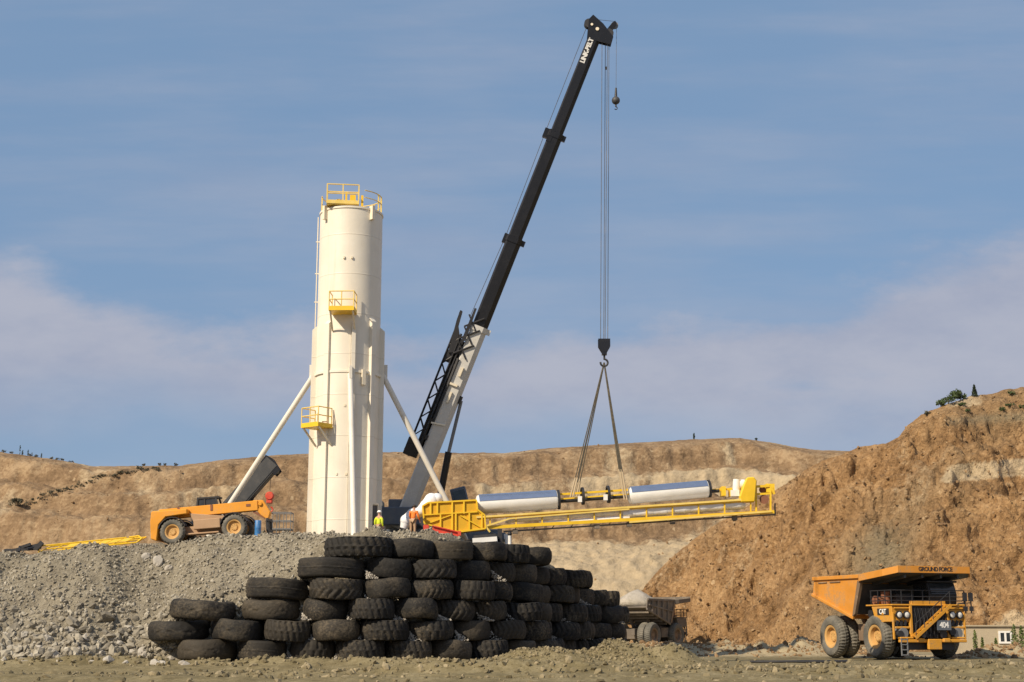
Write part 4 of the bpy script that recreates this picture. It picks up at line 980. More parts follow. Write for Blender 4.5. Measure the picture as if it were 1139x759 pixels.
# turntable, carrier
mb = MB(); c0 = Vector((Kb.x, 88.6, cz))
mb.box(c0+Vector((-.1, .6, 1.9)), (2.4, 4.2, 1.1)); mb.box(c0+Vector((-.3, .4, 2.5)), (1.3, 2.2, 1.0)); mb.tube(c0+Vector((0, 2.2, 1.0)), c0+Vector((0, 2.2, 1.45)), 1.1, 20)
mb.build('turntable', 'slate', crane, bevel=.05)
mb = MB(); mb.box(c0+Vector((-1.6, 1.0, 1.95)), (.9, 2.6, 1.2)); mb.box(c0+Vector((-1.55, .2, 2.75)), (.5, .8, .35)); mb.build('counterweight', 'grey', crane, bevel=.06)
mb = MB(); mb.box(c0+Vector((-1.35, -.5, 1.3)), (.55, .6, .7)); mb.box(c0+Vector((-1.6, -.4, 2.3)), (.42, .5, .42)); mb.box(c0+Vector((-.95, -.5, .55)), (.35, .4, .8)); mb.build('hydraulic_tank', 'whitepaint', crane, bevel=.03)
mb = MB(); mb.box(c0+Vector((1.6, 4.5, .95)), (9.5, 2.6, .5)); mb.box(c0+Vector((1.6, 4.5, 1.3)), (9.0, 2.2, .25)); mb.build('carrier', 'slate', crane, bevel=.04)
mb = MB(); mb.box(P(511, 552, 90), (1.0, 1.6, .95), Matrix.Rotation(R(-14), 3, 'Y')); cb = mb.build('operator_cab', 'slate', crane, bevel=.06)
mb = MB(); mb.box(P(511, 551, 89.18), (.75, .05, .6), Matrix.Rotation(R(-14), 3, 'Y')); mb.build('window', 'glass', cb)
Kf = FR[crane.name].inverted()
for dx in (-2.2, .4, 3.0, 5.4):
    for s in (-1, 1): mach_wheel(crane, tuple(Kf@(c0+Vector((dx, 4.5+s*1.15, .62)))), .62, .42, 'whitepaint', 'rubberdusty', 'block', s, 20, ang=60)
for (dx, dy) in ((-3.1, 2.4), (-3.1, 6.6), (6.4, 2.4), (6.4, 6.6)):
    mb = MB(); q = c0+Vector((dx, dy, 0)); mb.beam(q+Vector((0, 0, .9)), Vector((q.x, c0.y+4.5, q.z+.9)), .3, .3); mb.tube(q+Vector((0, 0, .05)), q+Vector((0, 0, .9)), .09, 8); mb.tube(q+Vector((0, 0, -.15)), q+Vector((0, 0, .08)), .35, 14); mb.build('outrigger', 'whitepaint', crane)
# hoist ropes
mb = MB()
for (xa, xb, d) in ((669.5, 668, .15), (673.5, 671.5, -.1), (675.5, 673, .12), (677.5, 676, -.1)): mb.tube(hx(xa, 40, d), P(xb, 380, KY-d*.6), .021, 5)
mb.build('hoist_rope', 'wire', crane)
mb = MB(); mb.box(hx(674.5, 76), (.1, .1, .18)); mb.box(hx(674.5, 46), (.14, .14, .3)); mb.build('anti_two_block_weight', 'blacksteel', crane)

# hook block (hangs on the ropes)
hb = thing('hook_block', 'dark hook block hanging on the crane ropes above the lifted conveyor', 'hook block', tuple(P(672, 408, KY)))
mb = MB(); c = P(672, 385, KY)
for d in (-.18, .18): mb.prism([c+Vector((-.36, d, .42)), c+Vector((.36, d, .42)), c+Vector((.36, d, -.05)), c+Vector((.16, d, -.40)), c+Vector((-.16, d, -.40)), c+Vector((-.36, d, -.05))], (0, .05, 0))
mb.box(c+Vector((0, 0, -.45)), (.3, .34, .22)); mb.box(c+Vector((0, 0, .38)), (.66, .3, .08)); mb.build('cheek_plate', 'black', hb)
for d in (-.08, .08): sheave(c+Vector((0, d, .1)), .30, .1, hb, 'rust')
mb = MB(); c2 = P(672, 404, KY); mb.tube(c+Vector((0, 0, -.85)), c+Vector((0, 0, -.5)), .06, 8)
pts = [c2+Vector((.22*math.sin(R(a)), 0, .22*math.cos(R(a))+.02)) for a in range(0, 300, 20)]; mb.path(pts, .06, 8); mb.build('hook', 'blacksteel', hb)
# overhaul ball on the whip line
ob = thing('overhaul_ball', 'round steel headache ball hanging alone on the thin line at the boom tip', 'hook ball', tuple(P(685, 112, KY)))
mb = MB(); mb.ball(P(685, 112, KY), .26, 16, 10); mb.build('ball', 'darksteel', ob, True, True)
mb = MB(); mb.tube(P(685.8, 27, KY), P(685.2, 100, KY), .013, 5); mb.build('whip_line', 'wire', ob)
mb = MB(); mb.tube(P(685.2, 98, KY), P(685, 108, KY), .055, 8, .09); mb.build('rope_socket', 'blacksteel', ob)
mb = MB(); p = P(685, 119, KY); mb.tube(P(685, 115, KY), p, .05, 8); mb.path([p+Vector((.09*math.sin(R(a)), 0, .09*math.cos(R(a))-.09)) for a in range(0, 270, 30)], .03, 6); mb.build('hook', 'blacksteel', ob)

# ------------------------------------------------------------------ lifted conveyor
LY = KY
def Lx(x, y, d=0): return P(x, y, LY+(x-672)*.005+d)                       # d > 0 = further from the camera
load = thing('conveyor_module', 'long yellow conveyor module with two silver drums hanging level in the crane slings', 'conveyor', tuple(Lx(668, 572)))
def lin(x, ya, yb, xa=540, xb=861): return ya+(yb-ya)*(x-xa)/(xb-xa)
mb = MB()
rows_ = {'bot': (589, 570), 'mid': (582.5, 564), 'top': (573.5, 552.5)}
for d in (-.75, .75):
    mb.beam(Lx(538, lin(538, 587, 569.5), d), Lx(861, lin(861, 587, 569.5), d), .12, .19)
    mb.beam(Lx(530, lin(530, 576, 555.5), d), Lx(838, lin(838, 576, 555.5), d), .09, .13)
    for x in range(545, 861, 29):
        mb.beam(Lx(x, lin(x, 585, 568.5), d), Lx(x, lin(x, 576, 555.5), d), .08, .08)
for x in range(545, 861, 29): mb.beam(Lx(x, lin(x, 586, 569), -.75), Lx(x, lin(x, 586, 569), .75), .1, .12)
mb.beam(Lx(608, 551, 0), Lx(700, 545, 0), .10, .12); mb.beam(Lx(612, 556, -.3), Lx(704, 549.5, -.3), .08, .08)
mb.beam(Lx(790, 545.5, 0), Lx(822, 543.5, 0), .12, .12)
mb.build('main_frame', 'yellow', load)
mb = MB()
for d in (-.9,):
    mb.beam(Lx(540, 585.5, d), Lx(567, 577, d), .07, .1); mb.beam(Lx(540, 585.5, d), Lx(545, 592, d), .07, .1); mb.beam(Lx(567, 577, d), Lx(700, 566.5, d), .06, .08)
    mb.beam(Lx(530, 575.5, d), Lx(838, 555.2, d), .06, .11)
    mb.beam(Lx(700, 581, d), Lx(858, 569, d), .05, .10)
mb.build('handrail', 'paleyellow', load)
mb = MB()
for d in (-.6, .6): mb.beam(Lx(560, 591.5, d), Lx(862, 572.5, d), .07, .09)
for x in range(572, 860, 21): mb.beam(Lx(x, lin(x, 592.5, 572.5), -.65), Lx(x, lin(x, 592.5, 572.5), .65), .06, .07); mb.beam(Lx(x, lin(x, 592.3, 572.3), -.6), Lx(x+3, lin(x, 588, 570), -.6), .05, .05)
for x in (573, 664, 700, 748, 817): mb.box(Lx(x, lin(x, 592.5, 572.6)+1, -.55), (.30, .3, .26))
mb.beam(Lx(862, 560), Lx(862, 574), .08, .08)
mb.box(Lx(817, 576, 0), (.18, .25, .4)); mb.build('walkway_bracket', 'dustgrey', load)
# white covered pipe runs inside the frame
mb = MB(); mb.tube(Lx(562, 578.5, -.5), Lx(700, 569, -.5), .17, 12); mb.build('wrapped_pipe', 'whitewrap', load, True, True); mb = MB(); mb.tube(Lx(600, 583, -.52), Lx(700, 575.5, -.52), .15, 10); mb.build('wrapped_pipe', 'whitewrap', load, True, True)
mb = MB(); a, b_ = Lx(692, 571.5, -.42), Lx(828, 560.5, -.42); n = 20
for i in range(n):
    p = a+(b_-a)*(i/n); q = a+(b_-a)*((i+1)/n); mb.tube(p, q, .31+.02*math.sin(i*2.1), 12, .31+.02*math.sin((i+1)*2.1))
mb.build('belt_cover', 'whitewrap', load, True, True)
def drum(x0, y0, x1, y1, r, endcap):
    a, b_ = Lx(x0, y0), Lx(x1, y1); d = (b_-a); L = d.length; q = d.to_track_quat('Z', 'Y').to_matrix()
    mb = MB(); prof = [(.12, -.08), (r*.62, -.05), (r*.9, .02), (r*.985, .14)]
    prof += [(r*.99, L-.1), (r*.92, L), (.12, L+.04)]
    mb.lathe(prof, 40, a, q); o = mb.build('drum', 'whitepaint', load, True, True)
    mb = MB(); ex = q@Vector((0, 0, 1)); fy = Vector((0, -1, 0)); uz = fy.cross(ex).normalized(); uz = uz if uz.z > 0 else -uz; fy = -ex.cross(uz) if (-ex.cross(uz)).y < 0 else ex.cross(uz); vs = []
    angs = [R(14+166*i/22) for i in range(23)]
    for zz in (.12, L*.33, L*.66, L-.06):
        for rr in (r*1.012, r*1.03): vs += [a+ex*zz+fy*(rr*math.cos(t))+uz*(rr*math.sin(t)) for t in angs]
    fs = []; m_ = 23
    for k_ in range(3):
        for j in (0, 1):
            o1 = (2*k_+j)*m_; o2 = (2*k_+2+j)*m_
            fs += [(o1+i, o1+i+1, o2+i+1, o2+i) for i in range(22)]
        for e in (0, 22): fs.append(((2*k_)*m_+e, (2*k_+1)*m_+e, (2*k_+3)*m_+e, (2*k_+2)*m_+e))
    for k_ in (0, 6): fs += [(k_*m_+i, k_*m_+i+1, (k_+1)*m_+i+1, (k_+1)*m_+i) for i in range(22)]
    mb.add(vs, fs); mb.build('cover_sheet', 'clad', o, True, True)
    mb = MB(); mb.lathe([(r*.75, L+.03), (r*1.02, L+.03), (r*1.02, L+.15), (r*.75, L+.15)], 32, a, q, True); mb.build('end_ring', 'blacksteel', o, True, True); return q
q = drum(530.5, 561.5, 619.5, 556, .565, 0); drum(699.5, 551.5, 787, 544, .51, 0)
for (x, y) in ((646.5, 552), (675, 550)):
    mb = MB(); c = Lx(x+1.5, y); mb.lathe([(.42, -.07), (.52, -.07), (.52, .07), (.42, .07)], 28, c, q, True); hp = mb.build('hoop', 'blacksteel', load, True, True)
    mb = MB(); mb.box(Lx(x-1.5, y+3.5, -.35), (.24, .2, .34)); mb.build('clamp', 'whitepaint', hp)
mb = MB(); mb.tube(Lx(619, 558), Lx(700, 552), .11, 12); mb.build('shaft', 'blacksteel', load, True, True); mb = MB(); mb.tube(Lx(787, 547), Lx(800, 546), .11, 10); mb.build('shaft', 'blacksteel', load, True, True)
# guard at the left end
mb = MB(); g = [(470, 563), (476, 559.5), (530, 556.5), (531, 567), (539, 573), (540, 588), (512, 591.5), (505, 591), (472, 582.5)]
mb.prism([Lx(x, y, -.85) for x, y in g], (0, 1.7, 0)); gd = mb.build('guard_panel', 'mesh', load)
mb = MB(); dd = -.90
pr = [Lx(x, y, dd) for x, y in g]; pr.append(pr[0])
for a, b_ in zip(pr[:-1], pr[1:]): mb.beam(a, b_, .09, .11, (0, 1, 0))
mb.beam(Lx(471, 573, dd), Lx(531, 569.5, dd), .07, .10, (0, 1, 0))
for x, ya, yb in ((479, 559.5, 573), (486.5, 559, 572.5), (503, 558, 591), (516, 557.5, 571.5), (507, 571.5, 591), (490, 572, 587), (522, 571, 590), (536, 571, 589)): mb.beam(Lx(x, ya, dd), Lx(x, yb, dd), .09, .10, (0, 1, 0))
mb.beam(Lx(477, 582, dd-.01), Lx(502, 573, dd-.01), .06, .07, (0, 1, 0)); mb.beam(Lx(512, 573.5, dd-.01), Lx(537, 588, dd-.01), .06, .07, (0, 1, 0))
mb.build('guard_frame', 'yellow', gd)
mb = MB()
pth = [(449, 588, .22), (452, 579, .34), (459, 573, .36), (468, 569, .30), (474, 563, .36), (480, 557, .42), (486, 555, .32), (489, 562, .15)]
for (x, y, r1), (x2, y2, r2) in zip(pth[:-1], pth[1:]): mb.tube(Lx(x, y, -.2), Lx(x2, y2, -.2), r1, 12, r2)
for (x, y, r1) in pth[1:-1]: mb.ball(Lx(x, y, -.2), r1*1.06, 12, 8)
mb.build('wrapped_spout', 'whitewrap', load, True, True)
# drive at the right end
mb = MB(); mb.prism([Lx(x, y, -.95) for x, y in ((824, 559), (823, 552), (827, 540), (831, 531), (839, 530.5), (842, 535), (840, 558.5))], (0, .6, 0)); mb.build('drive_guard', 'yellow', load, bevel=.06)
mb = MB(); mb.tube(Lx(819.5, 533.5, -.3), Lx(818.5, 550, -.3), .22, 14); mb.tube(Lx(822, 539.5, -.2), Lx(828, 539, -.2), .30, 14); mb.box(Lx(817, 549, -.3), (.5, .5, .35)); mb.build('drive_motor', 'whitepaint', load, True, True)
mb = MB()
for d in (-.6, .6):
    mb.beam(Lx(840, 541.5, d), Lx(856, 540.5, d), .12, .14); mb.beam(Lx(858, 542, d), Lx(861, 550, d), .14, .14); mb.beam(Lx(840, 550, d), Lx(858, 549, d), .1, .12); mb.beam(Lx(857, 541, d), Lx(857, 568, d), .1, .12); mb.beam(Lx(841, 540, d), Lx(841, 569, d), .1, .12)
mb.box(Lx(855, 544, 0), (.5, 1.2, .5)); mb.build('tail_frame', 'yellow', load)
mb = MB(); mb.box(Lx(804, 547, 0), (.25, .8, .55)); mb.build('bearing_block', 'yellow', load); mb = MB(); mb.box(Lx(812, 548, 0), (.12, .7, .5)); mb.build('bearing_block', 'yellow', load)
mb = MB(); mb.tube(Lx(850, 555.5, -.6), Lx(850, 555.5, .6), .28, 14); mb.tube(Lx(848, 545, -.4), Lx(848, 545, .4), .2, 12); mb.build('tail_pulley', 'rust', load, True, True)

# slings
def sling(xa, ya, xb, yb, d, label, pale):
    t = thing('lifting_sling', label, 'sling', tuple(P(672, 403, KY)))
    a = P(672, 403.5, KY); b_ = Lx(xb, yb, d); m = a+(b_-a)*pale
    mb = MB(); off = Vector((.05, 0, 0)); mb.tube(a-off*.3, b_-off*1.4, .032, 6); mb.tube(a+off*.3, b_+off*1.4, .032, 6); mb.build('strap', 'sling', t)
    mb = MB(); mb.tube(m-off*1.2, b_-off*1.5, .05, 6); mb.tube(m+off*1.2, b_+off*1.5, .05, 6); mb.build('sleeve', 'slingpale', t)
sling(672, 403, 636, 553, -.6, 'front left lifting sling from the hook to the bare middle of the conveyor', .86)
sling(672, 403, 640.5, 552, .6, 'rear left lifting sling from the hook to the bare middle of the conveyor', .9)
sling(672, 403, 696, 556, -.6, 'front right lifting sling from the hook down beside the second silver drum', .80)
sling(672, 403, 694, 552, .6, 'rear right lifting sling from the hook down beside the second silver drum', .80)

# ------------------------------------------------------------------ telehandler
TY = 80.9
a_ = P(193, 606, TY); b_ = P(263, 601, TY); wb = (b_-a_).length; tp = math.atan2(b_.z-a_.z, b_.x-a_.x)
tc_ = (a_+b_)/2
tel = thing('telehandler', 'orange telehandler with a low level boom and open black cab on the pad', 'telehandler', (tc_.x, TY+1.0, tc_.z), (0, -tp, R(-4)))
r = .74
for x in (-wb/2, wb/2):
    for s in (-1, 1): mach_wheel(tel, (x, s*.95, r), r, .42, 'rimtan', 'rubberdusty', 'lug', s, 22, .55, ang=110)
mb = MB(); mb.box((0, 0, .78), (3.9, 1.0, .45)); mb.box((.2, -.75, 1.05), (1.55, .5, .55)); mb.box((-.1, -.62, .55), (1.9, .5, .1)); mb.tube((wb/2, -.8, r), (wb/2, .8, r), .16, 10); mb.tube((-wb/2, -.8, r), (-wb/2, .8, r), .16, 10)
mb.prism([(-.9, -.7, 1.75), (1.2, -.7, 1.45), (1.5, -.7, 1.0), (1.1, -.7, .85), (-.6, -.7, 1.1)], (0, .3, 0)); mb.build('chassis', 'tanpants', tel, False, bevel=.03)
mb = MB(); mb.prism([(-3.10, -.95, .42), (-2.75, -.95, .28), (-2.62, -.95, 1.2), (-2.2, -.95, 1.62), (-.95, -.95, 1.70), (-.95, -.95, 2.0), (-3.05, -.95, 2.0), (-3.12, -.95, 1.4)], (0, 1.9, 0)); mb.box((-2.7, 0, 1.7), (.7, 1.5, .66)); mb.build('counterweight', 'orange', tel, False, bevel=.05)
for s in (-1, 1):
    for x in (-wb/2, wb/2):
        mb = MB(); pts = [(x+.82*math.cos(R(t)), r+.82*math.sin(R(t))) for t in range(20, 165, 18)]
        for (xa, za), (xb, zb) in zip(pts[:-1], pts[1:]): mb.beam((xa, s*.95, za), (xb, s*.95, zb), .46, .04)
        mb.build('fender', 'blacksteel', tel, False)
mb = MB(); mb.beam((-2.75, -.2, 1.84), (3.05, -.2, 1.93), .50, .58); mb.beam((2.0, -.2, 1.93), (3.15, -.2, 1.94), .40, .46)
tb_ = mb.build('boom', 'orange', tel, False, bevel=.03)
mb = MB(); mb.prism([(2.75, -.4, 2.25), (3.35, -.4, 2.22), (3.75, -.4, 1.5), (3.6, -.4, 1.05), (3.2, -.4, 1.35), (2.95, -.4, 1.65)], (0, .4, 0)); mb.tube((3.2, -.5, 2.0), (3.2, .1, 2.0), .12, 10); mb.build('boom_head', 'orange', tel, False, bevel=.03)
mb = MB(); mb.beam((2.75, -.3, 1.6), (3.4, -.3, 1.2), .12, .12); mb.build('hydraulic_line', 'rust', tb_, False); mb = MB(); mb.box((-1.45, -.46, 1.95), (.55, .03, .12), Matrix.Rotation(R(48), 3, 'Y')); mb.build('marking', 'rust', tb_, False); mb = MB(); mb.box((.35, -.46, 2.0), (.14, .03, .34)); mb.build('marking', 'rust', tb_, False); mb = MB(); mb.box((2.5, -.46, 1.98), (.25, .03, .14)); mb.build('marking', 'rust', tb_, False)
mb = MB()
for y in (-.55, .3): mb.beam((3.6, y, .2), (3.62, y, 1.15), .1, .12); mb.beam((3.6, y, .22), (4.75, y, .2), .12, .06)
for z in (.45, 1.05): mb.beam((3.62, -.75, z), (3.62, .5, z), .09, .14)
mb.box((3.55, -.1, .75), (.1, .8, .6)); mb.build('fork_carriage', 'blacksteel', tel, False)
mb = MB(); x0, x1, y0, y1, z0, z1 = -.75, .75, .1, .95, 1.5, 2.62
for (x, xx) in ((x0, x0+.15), (x1, x1-.30)):
    for y in (y0, y1): mb.beam((x, y, z0), (xx, y, z1), .09, .09)
mb.beam((0-.2, y0, z0), (-.2, y0, z1), .07, .07); mb.box((-.02, .52, z1+.04), (1.25, .95, .09)); mb.box((0, .52, 1.35), (1.5, .9, .5))
cab = mb.build('cab', 'blacksteel', tel, False)
mb = MB(); mb.prism([(x0+.03, y0+.01, z0+.15), (x1-.06, y0+.01, z0+.15), (x1-.33, y0+.01, z1-.04), (x0+.14, y0+.01, z1-.04)], (0, .015, 0)); mb.build('window', 'glass', cab, False)
mb = MB(); mb.box((-.05, .5, 1.85), (.5, .5, .1)); mb.box((-.3, .5, 2.1), (.12, .5, .55)); mb.build('seat', 'blacksteel', cab, False)

# ------------------------------------------------------------------ small crane parked behind the telehandler
QY = 87.5
qa, qb = P(258, 566, QY), P(300, 518, QY); qz = zpad(qa.x, QY)
rc = thing('small_crane', 'small crane with short dark raised boom, parked behind the telehandler', 'crane', (qa.x-1.2, QY, qz))
qu = (qb-qa).normalized(); qn = Vector((0, -1, 0)); qw = qu.cross(qn)
def Q(t, w, d): return qa+qu*t+qw*w+qn*d
ql = (qb-qa).length; sgn = 1 if qw.x < 0 else -1
mb = MB(); mb.prism([Q(-1.2, x*sgn, y) for x, y in ((-.55, -.4), (.55, -.4), (.55, .4), (-.55, .4))], qu*(ql+1.2)); bmn = mb.build('boom', 'darksteel', rc, bevel=.04)
mb = MB(); mb.prism([Q(ql*.25, x*sgn, y) for x, y in ((-.42, -.44), (.42, -.44), (.42, .44), (-.42, .44))], qu*(ql*.75+.3)); mb.prism([Q(-.5, sgn*.5, .3), Q(ql, sgn*.53, .3), Q(ql, sgn*.62, .3), Q(-.5, sgn*.62, .3)], qn*-.6); mb.build('inner_section', 'darksteel', bmn)
mb = MB()
for d in (-.42, .36): mb.prism([Q(ql-.2, .5*sgn, d), Q(ql+.35, .55*sgn, d), Q(ql+.45, .1*sgn, d), Q(ql+.2, -.75*sgn, d), Q(ql-.25, -.75*sgn, d), Q(ql-.2, -.4*sgn, d)], qn*.06)
mb.tube(Q(ql, -.5*sgn, -.4), Q(ql, -.5*sgn, .4), .22, 12); mb.build('boom_head', 'black', rc)
mb = MB(); mb.tube(P(277, 562, QY), P(284, 548, QY), .1, 10); mb.build('lift_cylinder', 'blacksteel', rc)
mb = MB(); c = Vector((qa.x-1.0, QY+.2, qz)); mb.box(c+Vector((0, 0, .85)), (4.4, 1.7, .5)); mb.box(c+Vector((.5, 0, 1.35)), (2.2, 1.5, .6)); mb.build('carrier', 'dustbrown', rc, bevel=.04)
mb = MB(); mb.box(c+Vector((-1.0, .1, 1.7)), (1.1, 1.2, .9)); cb = mb.build('cab', 'dustbrown', rc, bevel=.05)
mb = MB(); mb.box(c+Vector((-1.0, -.515, 1.85)), (.8, .02, .45)); mb.build('window', 'glass', cb)
Qf = FR[rc.name].inverted()
for dx in (-1.5, 1.4):
    for s in (-1, 1): mach_wheel(rc, tuple(Qf@(c+Vector((dx, s*.95, .55)))), .55, .38, 'dustbrown', 'rubberdusty', 'block', s, 18, ang=54)
rh = thing('red_hook_block', 'red hook block hanging beside the boom head of the telehandler', 'hook block', tuple(P(300, 560, QY)))
mb = MB(); c = P(300, 554, QY); mb.box(c, (.36, .3, .70)); mb.tube(c+Vector((0, -.2, .12)), c+Vector((0, .2, .12)), .26, 14); mb.build('block_body', 'red', rh, bevel=.04)
mb = MB(); mb.tube(c+Vector((0, 0, .3)), P(301.5, 521, QY), .014, 5); mb.build('rope', 'wire', rh)
mb = MB(); mb.path([P(301, 566, QY)+Vector((.14*math.sin(R(a)), 0, .14*math.cos(R(a))-.05)) for a in range(0, 280, 28)], .05, 6); mb.build('hook', 'red', rh)

# wire cage beside the silo
cg = P(313, 588, 85); gzz = zpad(cg.x, 85)
cage = thing('wire_cage', 'grey wire cage bin between the telehandler forks and the silo', 'wire cage', (cg.x, 85, gzz))
mb = MB(); w, d, h0, h1 = .62, .5, P(313, 589, 85).z-gzz, P(313, 571, 85).z-gzz
h0 = max(h0, .1)
for z in (h0, (h0+h1)/2, h1): mb.path([(-w, -d, z), (w, -d, z), (w, d, z), (-w, d, z), (-w, -d, z)], .03, 5)
for x in np.linspace(-w, w, 4):
    for y in (-d, d): mb.tube((x, y, 0), (x, y, h1), .024, 5)
mb.build('cage_frame', 'grey', cage, False)
mb = MB(); mb.box((0, 0, h0-.04), (2*w, 2*d, .06)); mb.build('cage_floor', 'grey', cage, False)
bp = P(287, 586, 80.3); bz = zpad(bp.x, 80.3)
drm = thing('blue_drum', 'small upright blue drum by the front wheel of the telehandler', 'drum', (bp.x, 80.3, bz-.05))
ht = P(287, 578, 80.3).z-bz
mb = MB(); mb.lathe([(.17, 0), (.18, .03), (.18, ht*.3), (.19, ht*.33), (.18, ht*.36), (.18, ht*.66), (.19, ht*.69), (.18, ht*.72), (.18, ht-.02), (.165, ht), (.15, ht-.02), (1e-4, ht-.02)], 20); mb.build('barrel', 'bluepaint', drm, False, True)
mb = MB(); mb.tube((.07, 0, ht-.03), (.07, 0, ht+.02), .03, 8); mb.build('cap', 'whitepaint', drm, False)

# ------------------------------------------------------------------ things lying on the left of the pad
ra = P(43, 614.5, 80.6); rb_ = P(152, 603.5, 81.4)
fr_ = thing('railing_frame', 'long yellow railing frame lying on the gravel left of the telehandler', 'railing', (ra.x, ra.y, ra.z))
mb = MB(); mb.tube(ra, rb_, .045, 6)
up = Vector((.35, 1.1, .42))
mb.tube(ra+up, rb_+up*.85, .045, 6); mb.tube(ra+up*.5, rb_+up*.5, .035, 6); mb.tube(ra, ra+Vector((.05, 0, .35)), .04, 6); mb.tube(ra+Vector((.05, 0, .35)), rb_+Vector((-.6, 0, .28)), .04, 6)
for t in np.linspace(0, 1, 9): p = ra+(rb_-ra)*t; mb.tube(p, p+up*(1-.15*t), .035, 6)
pp_ = [rb_+Vector((0, 0, 0)), rb_+Vector((.25, .1, .22)), rb_+Vector((.05, .2, .38)), rb_+Vector((-.5, .2, .3))]; mb.path(pp_, .05, 6); mb.build('rail', 'yellow', fr_)
mb = MB()
for k_ in range(6):
    t0 = .22+.11*k_; p = ra+(rb_-ra)*t0; mb.prism([p+up*.12, p+(rb_-ra)*.1+up*.12, p+(rb_-ra)*.1+up*.9, p+up*.9], Vector((0, -.03, .05)))
mb.build('kick_plate', 'yellow', fr_)
sa = P(6, 612, 80.6)
scp = thing('scrap_metal', 'black scrap steel piece lying left of the yellow railing frame', 'scrap metal', (sa.x, 80, sa.z))
mb = MB(); S_ = lambda x, y, d=0: P(x, y-2, 80.6+d)
mb.beam(S_(5, 614), S_(42, 613), .10, .12); mb.beam(S_(18, 614, .3), S_(46, 608, .3), .14, .2); mb.beam(S_(24, 611, .2), S_(34, 607.5, .2), .2, .16); mb.beam(S_(40, 613, -.2), S_(47, 605.5, -.2), .22, .24); mb.beam(S_(21, 616, -.2), S_(22, 610, .2), .12, .1); mb.tube(S_(30, 613, -.3), S_(45, 611, .5), .1, 8); mb.build('bent_beam', 'blacksteel', scp)
# beams under the load
p0, p1 = P(483, 588, 80.6), P(513, 594, 80.6)
rbm = thing('red_beam', 'short red steel beam under the left end of the lifted conveyor', 'beam', tuple(p0))
mb = MB(); a, b_ = P(481, 585, 80.6), P(512, 592.5, 80.6)
mb.beam(a, b_, .32, .06); mb.beam(a-Vector((0, 0, .32)), b_-Vector((0, 0, .32)), .32, .06); mb.beam(a-Vector((0, -.0, .16)), b_-Vector((0, 0, .16)), .05, .27); mb.build('web', 'red', rbm)
mb = MB(); mb.box(P(511, 593.5, 80.4), (.18, .3, .25)); mb.box(P(474, 587, 80.4), (.3, .3, .3)); mb.build('end_plate', 'red', rbm)
wt = thing('white_trailer', 'white flat steel trailer end standing behind the top row of tyres', 'trailer', tuple(P(540, 606, 80.2)))
mb = MB(); mb.beam(P(526, 602.5, 80.2), P(553, 600.5, 80.2), 1.6, .26); mb.beam(P(553, 600, 80.2), P(556, 608, 80.2), .3, .2); mb.build('deck', 'whitepaint', wt)
mb = MB(); mb.beam(P(527, 598, 80.4), P(552, 596, 80.4), 1.2, .16); mb.box(P(556, 596, 80.2), (.25, .3, .75)); mb.beam(P(556, 590, 80.2), P(557, 598, 80.2), .12, .12); mb.build('chain_box', 'blacksteel', wt)
wz = P(540, 612, 80.2).z
Wf = FR[wt.name].inverted()
for dx in (531, 547): 
    for s in (-.6, .6):
        p = P(dx, 609, 80.2+s); mach_wheel(wt, tuple(Wf@p), .32, .2, 'whitepaint', 'rubberdusty', 'rib', -1 if s < 0 else 1, 16, ang=48)
js = thing('jack_stand', 'small black knobbed jack stand right of the white trailer', 'jack stand', tuple(P(567, 604, 82)))
mb = MB(); p = P(567, 594, 82); mb.ball(p, .13, 12, 8); mb.build('knob', 'blacksteel', js, True, True)
mb = MB(); mb.tube(P(567, 596, 82), P(567, 608, 82), .10, 10); mb.tube(P(567, 607, 82), P(567, 612, 82), .22, 12); mb.build('post', 'whitepaint', js, True, True)

# conveyor's shadow line on the yard, shaped as a dark tube
hs = MB(); pts = [Vector((x, 84.6+.25*math.sin(x*.6), zgr(x, 84.6)+.07)) for x in np.linspace(14.0, 19.6, 22)]
hs.path(pts, .075, 8); ho = hs.build('shadow_tube', 'blacksteel'); tag(ho, 'dark tube drawn as the conveyor shadow on the dirt left of the haul truck', 'shadow strip')

# ------------------------------------------------------------------ block wall building at right
gb = P(1108, 717, 108)
bl_ = thing('block_building', 'low tan block building with one white window, right of the haul truck', 'building', (gb.x, 112, 0))
x0, x1 = P(1068, 700, 108).x, P(1250, 700, 108).x; zt = P(1100, 697, 108).z
mb = MB(); mb.box(((x0+x1)/2, 110.5, zt/2-.2), (x1-x0, 5, zt+.4)); mb.build('wall', 'concrete', bl_)
mb = MB(); mb.box(((x0+x1)/2, 110.5, zt+.05), (x1-x0+.4, 5.3, .1)); mb.build('roof', 'concrete', bl_)
wa, wb_ = P(1110, 702, 108), P(1126, 716, 108); wc = (wa+wb_)/2
mb = MB(); ww, wh = wb_.x-wa.x, wa.z-wb_.z; t = .14
for s in (-1, 1): mb.box((wc.x+s*(ww/2-t/2), 107.97, wc.z), (t, .12, wh)); mb.box((wc.x, 107.97, wc.z+s*(wh/2-t/2)), (ww-2*t-.004, .12, t))
mb.box((wc.x, 107.97, wc.z), (.14, .12, wh-2*t-.004)); wf = mb.build('window', 'whitepaint', bl_)
mb = MB(); mb.box((wc.x, 107.985, wc.z), (ww-2*t, .03, wh-2*t)); mb.build('pane', 'glass', wf)

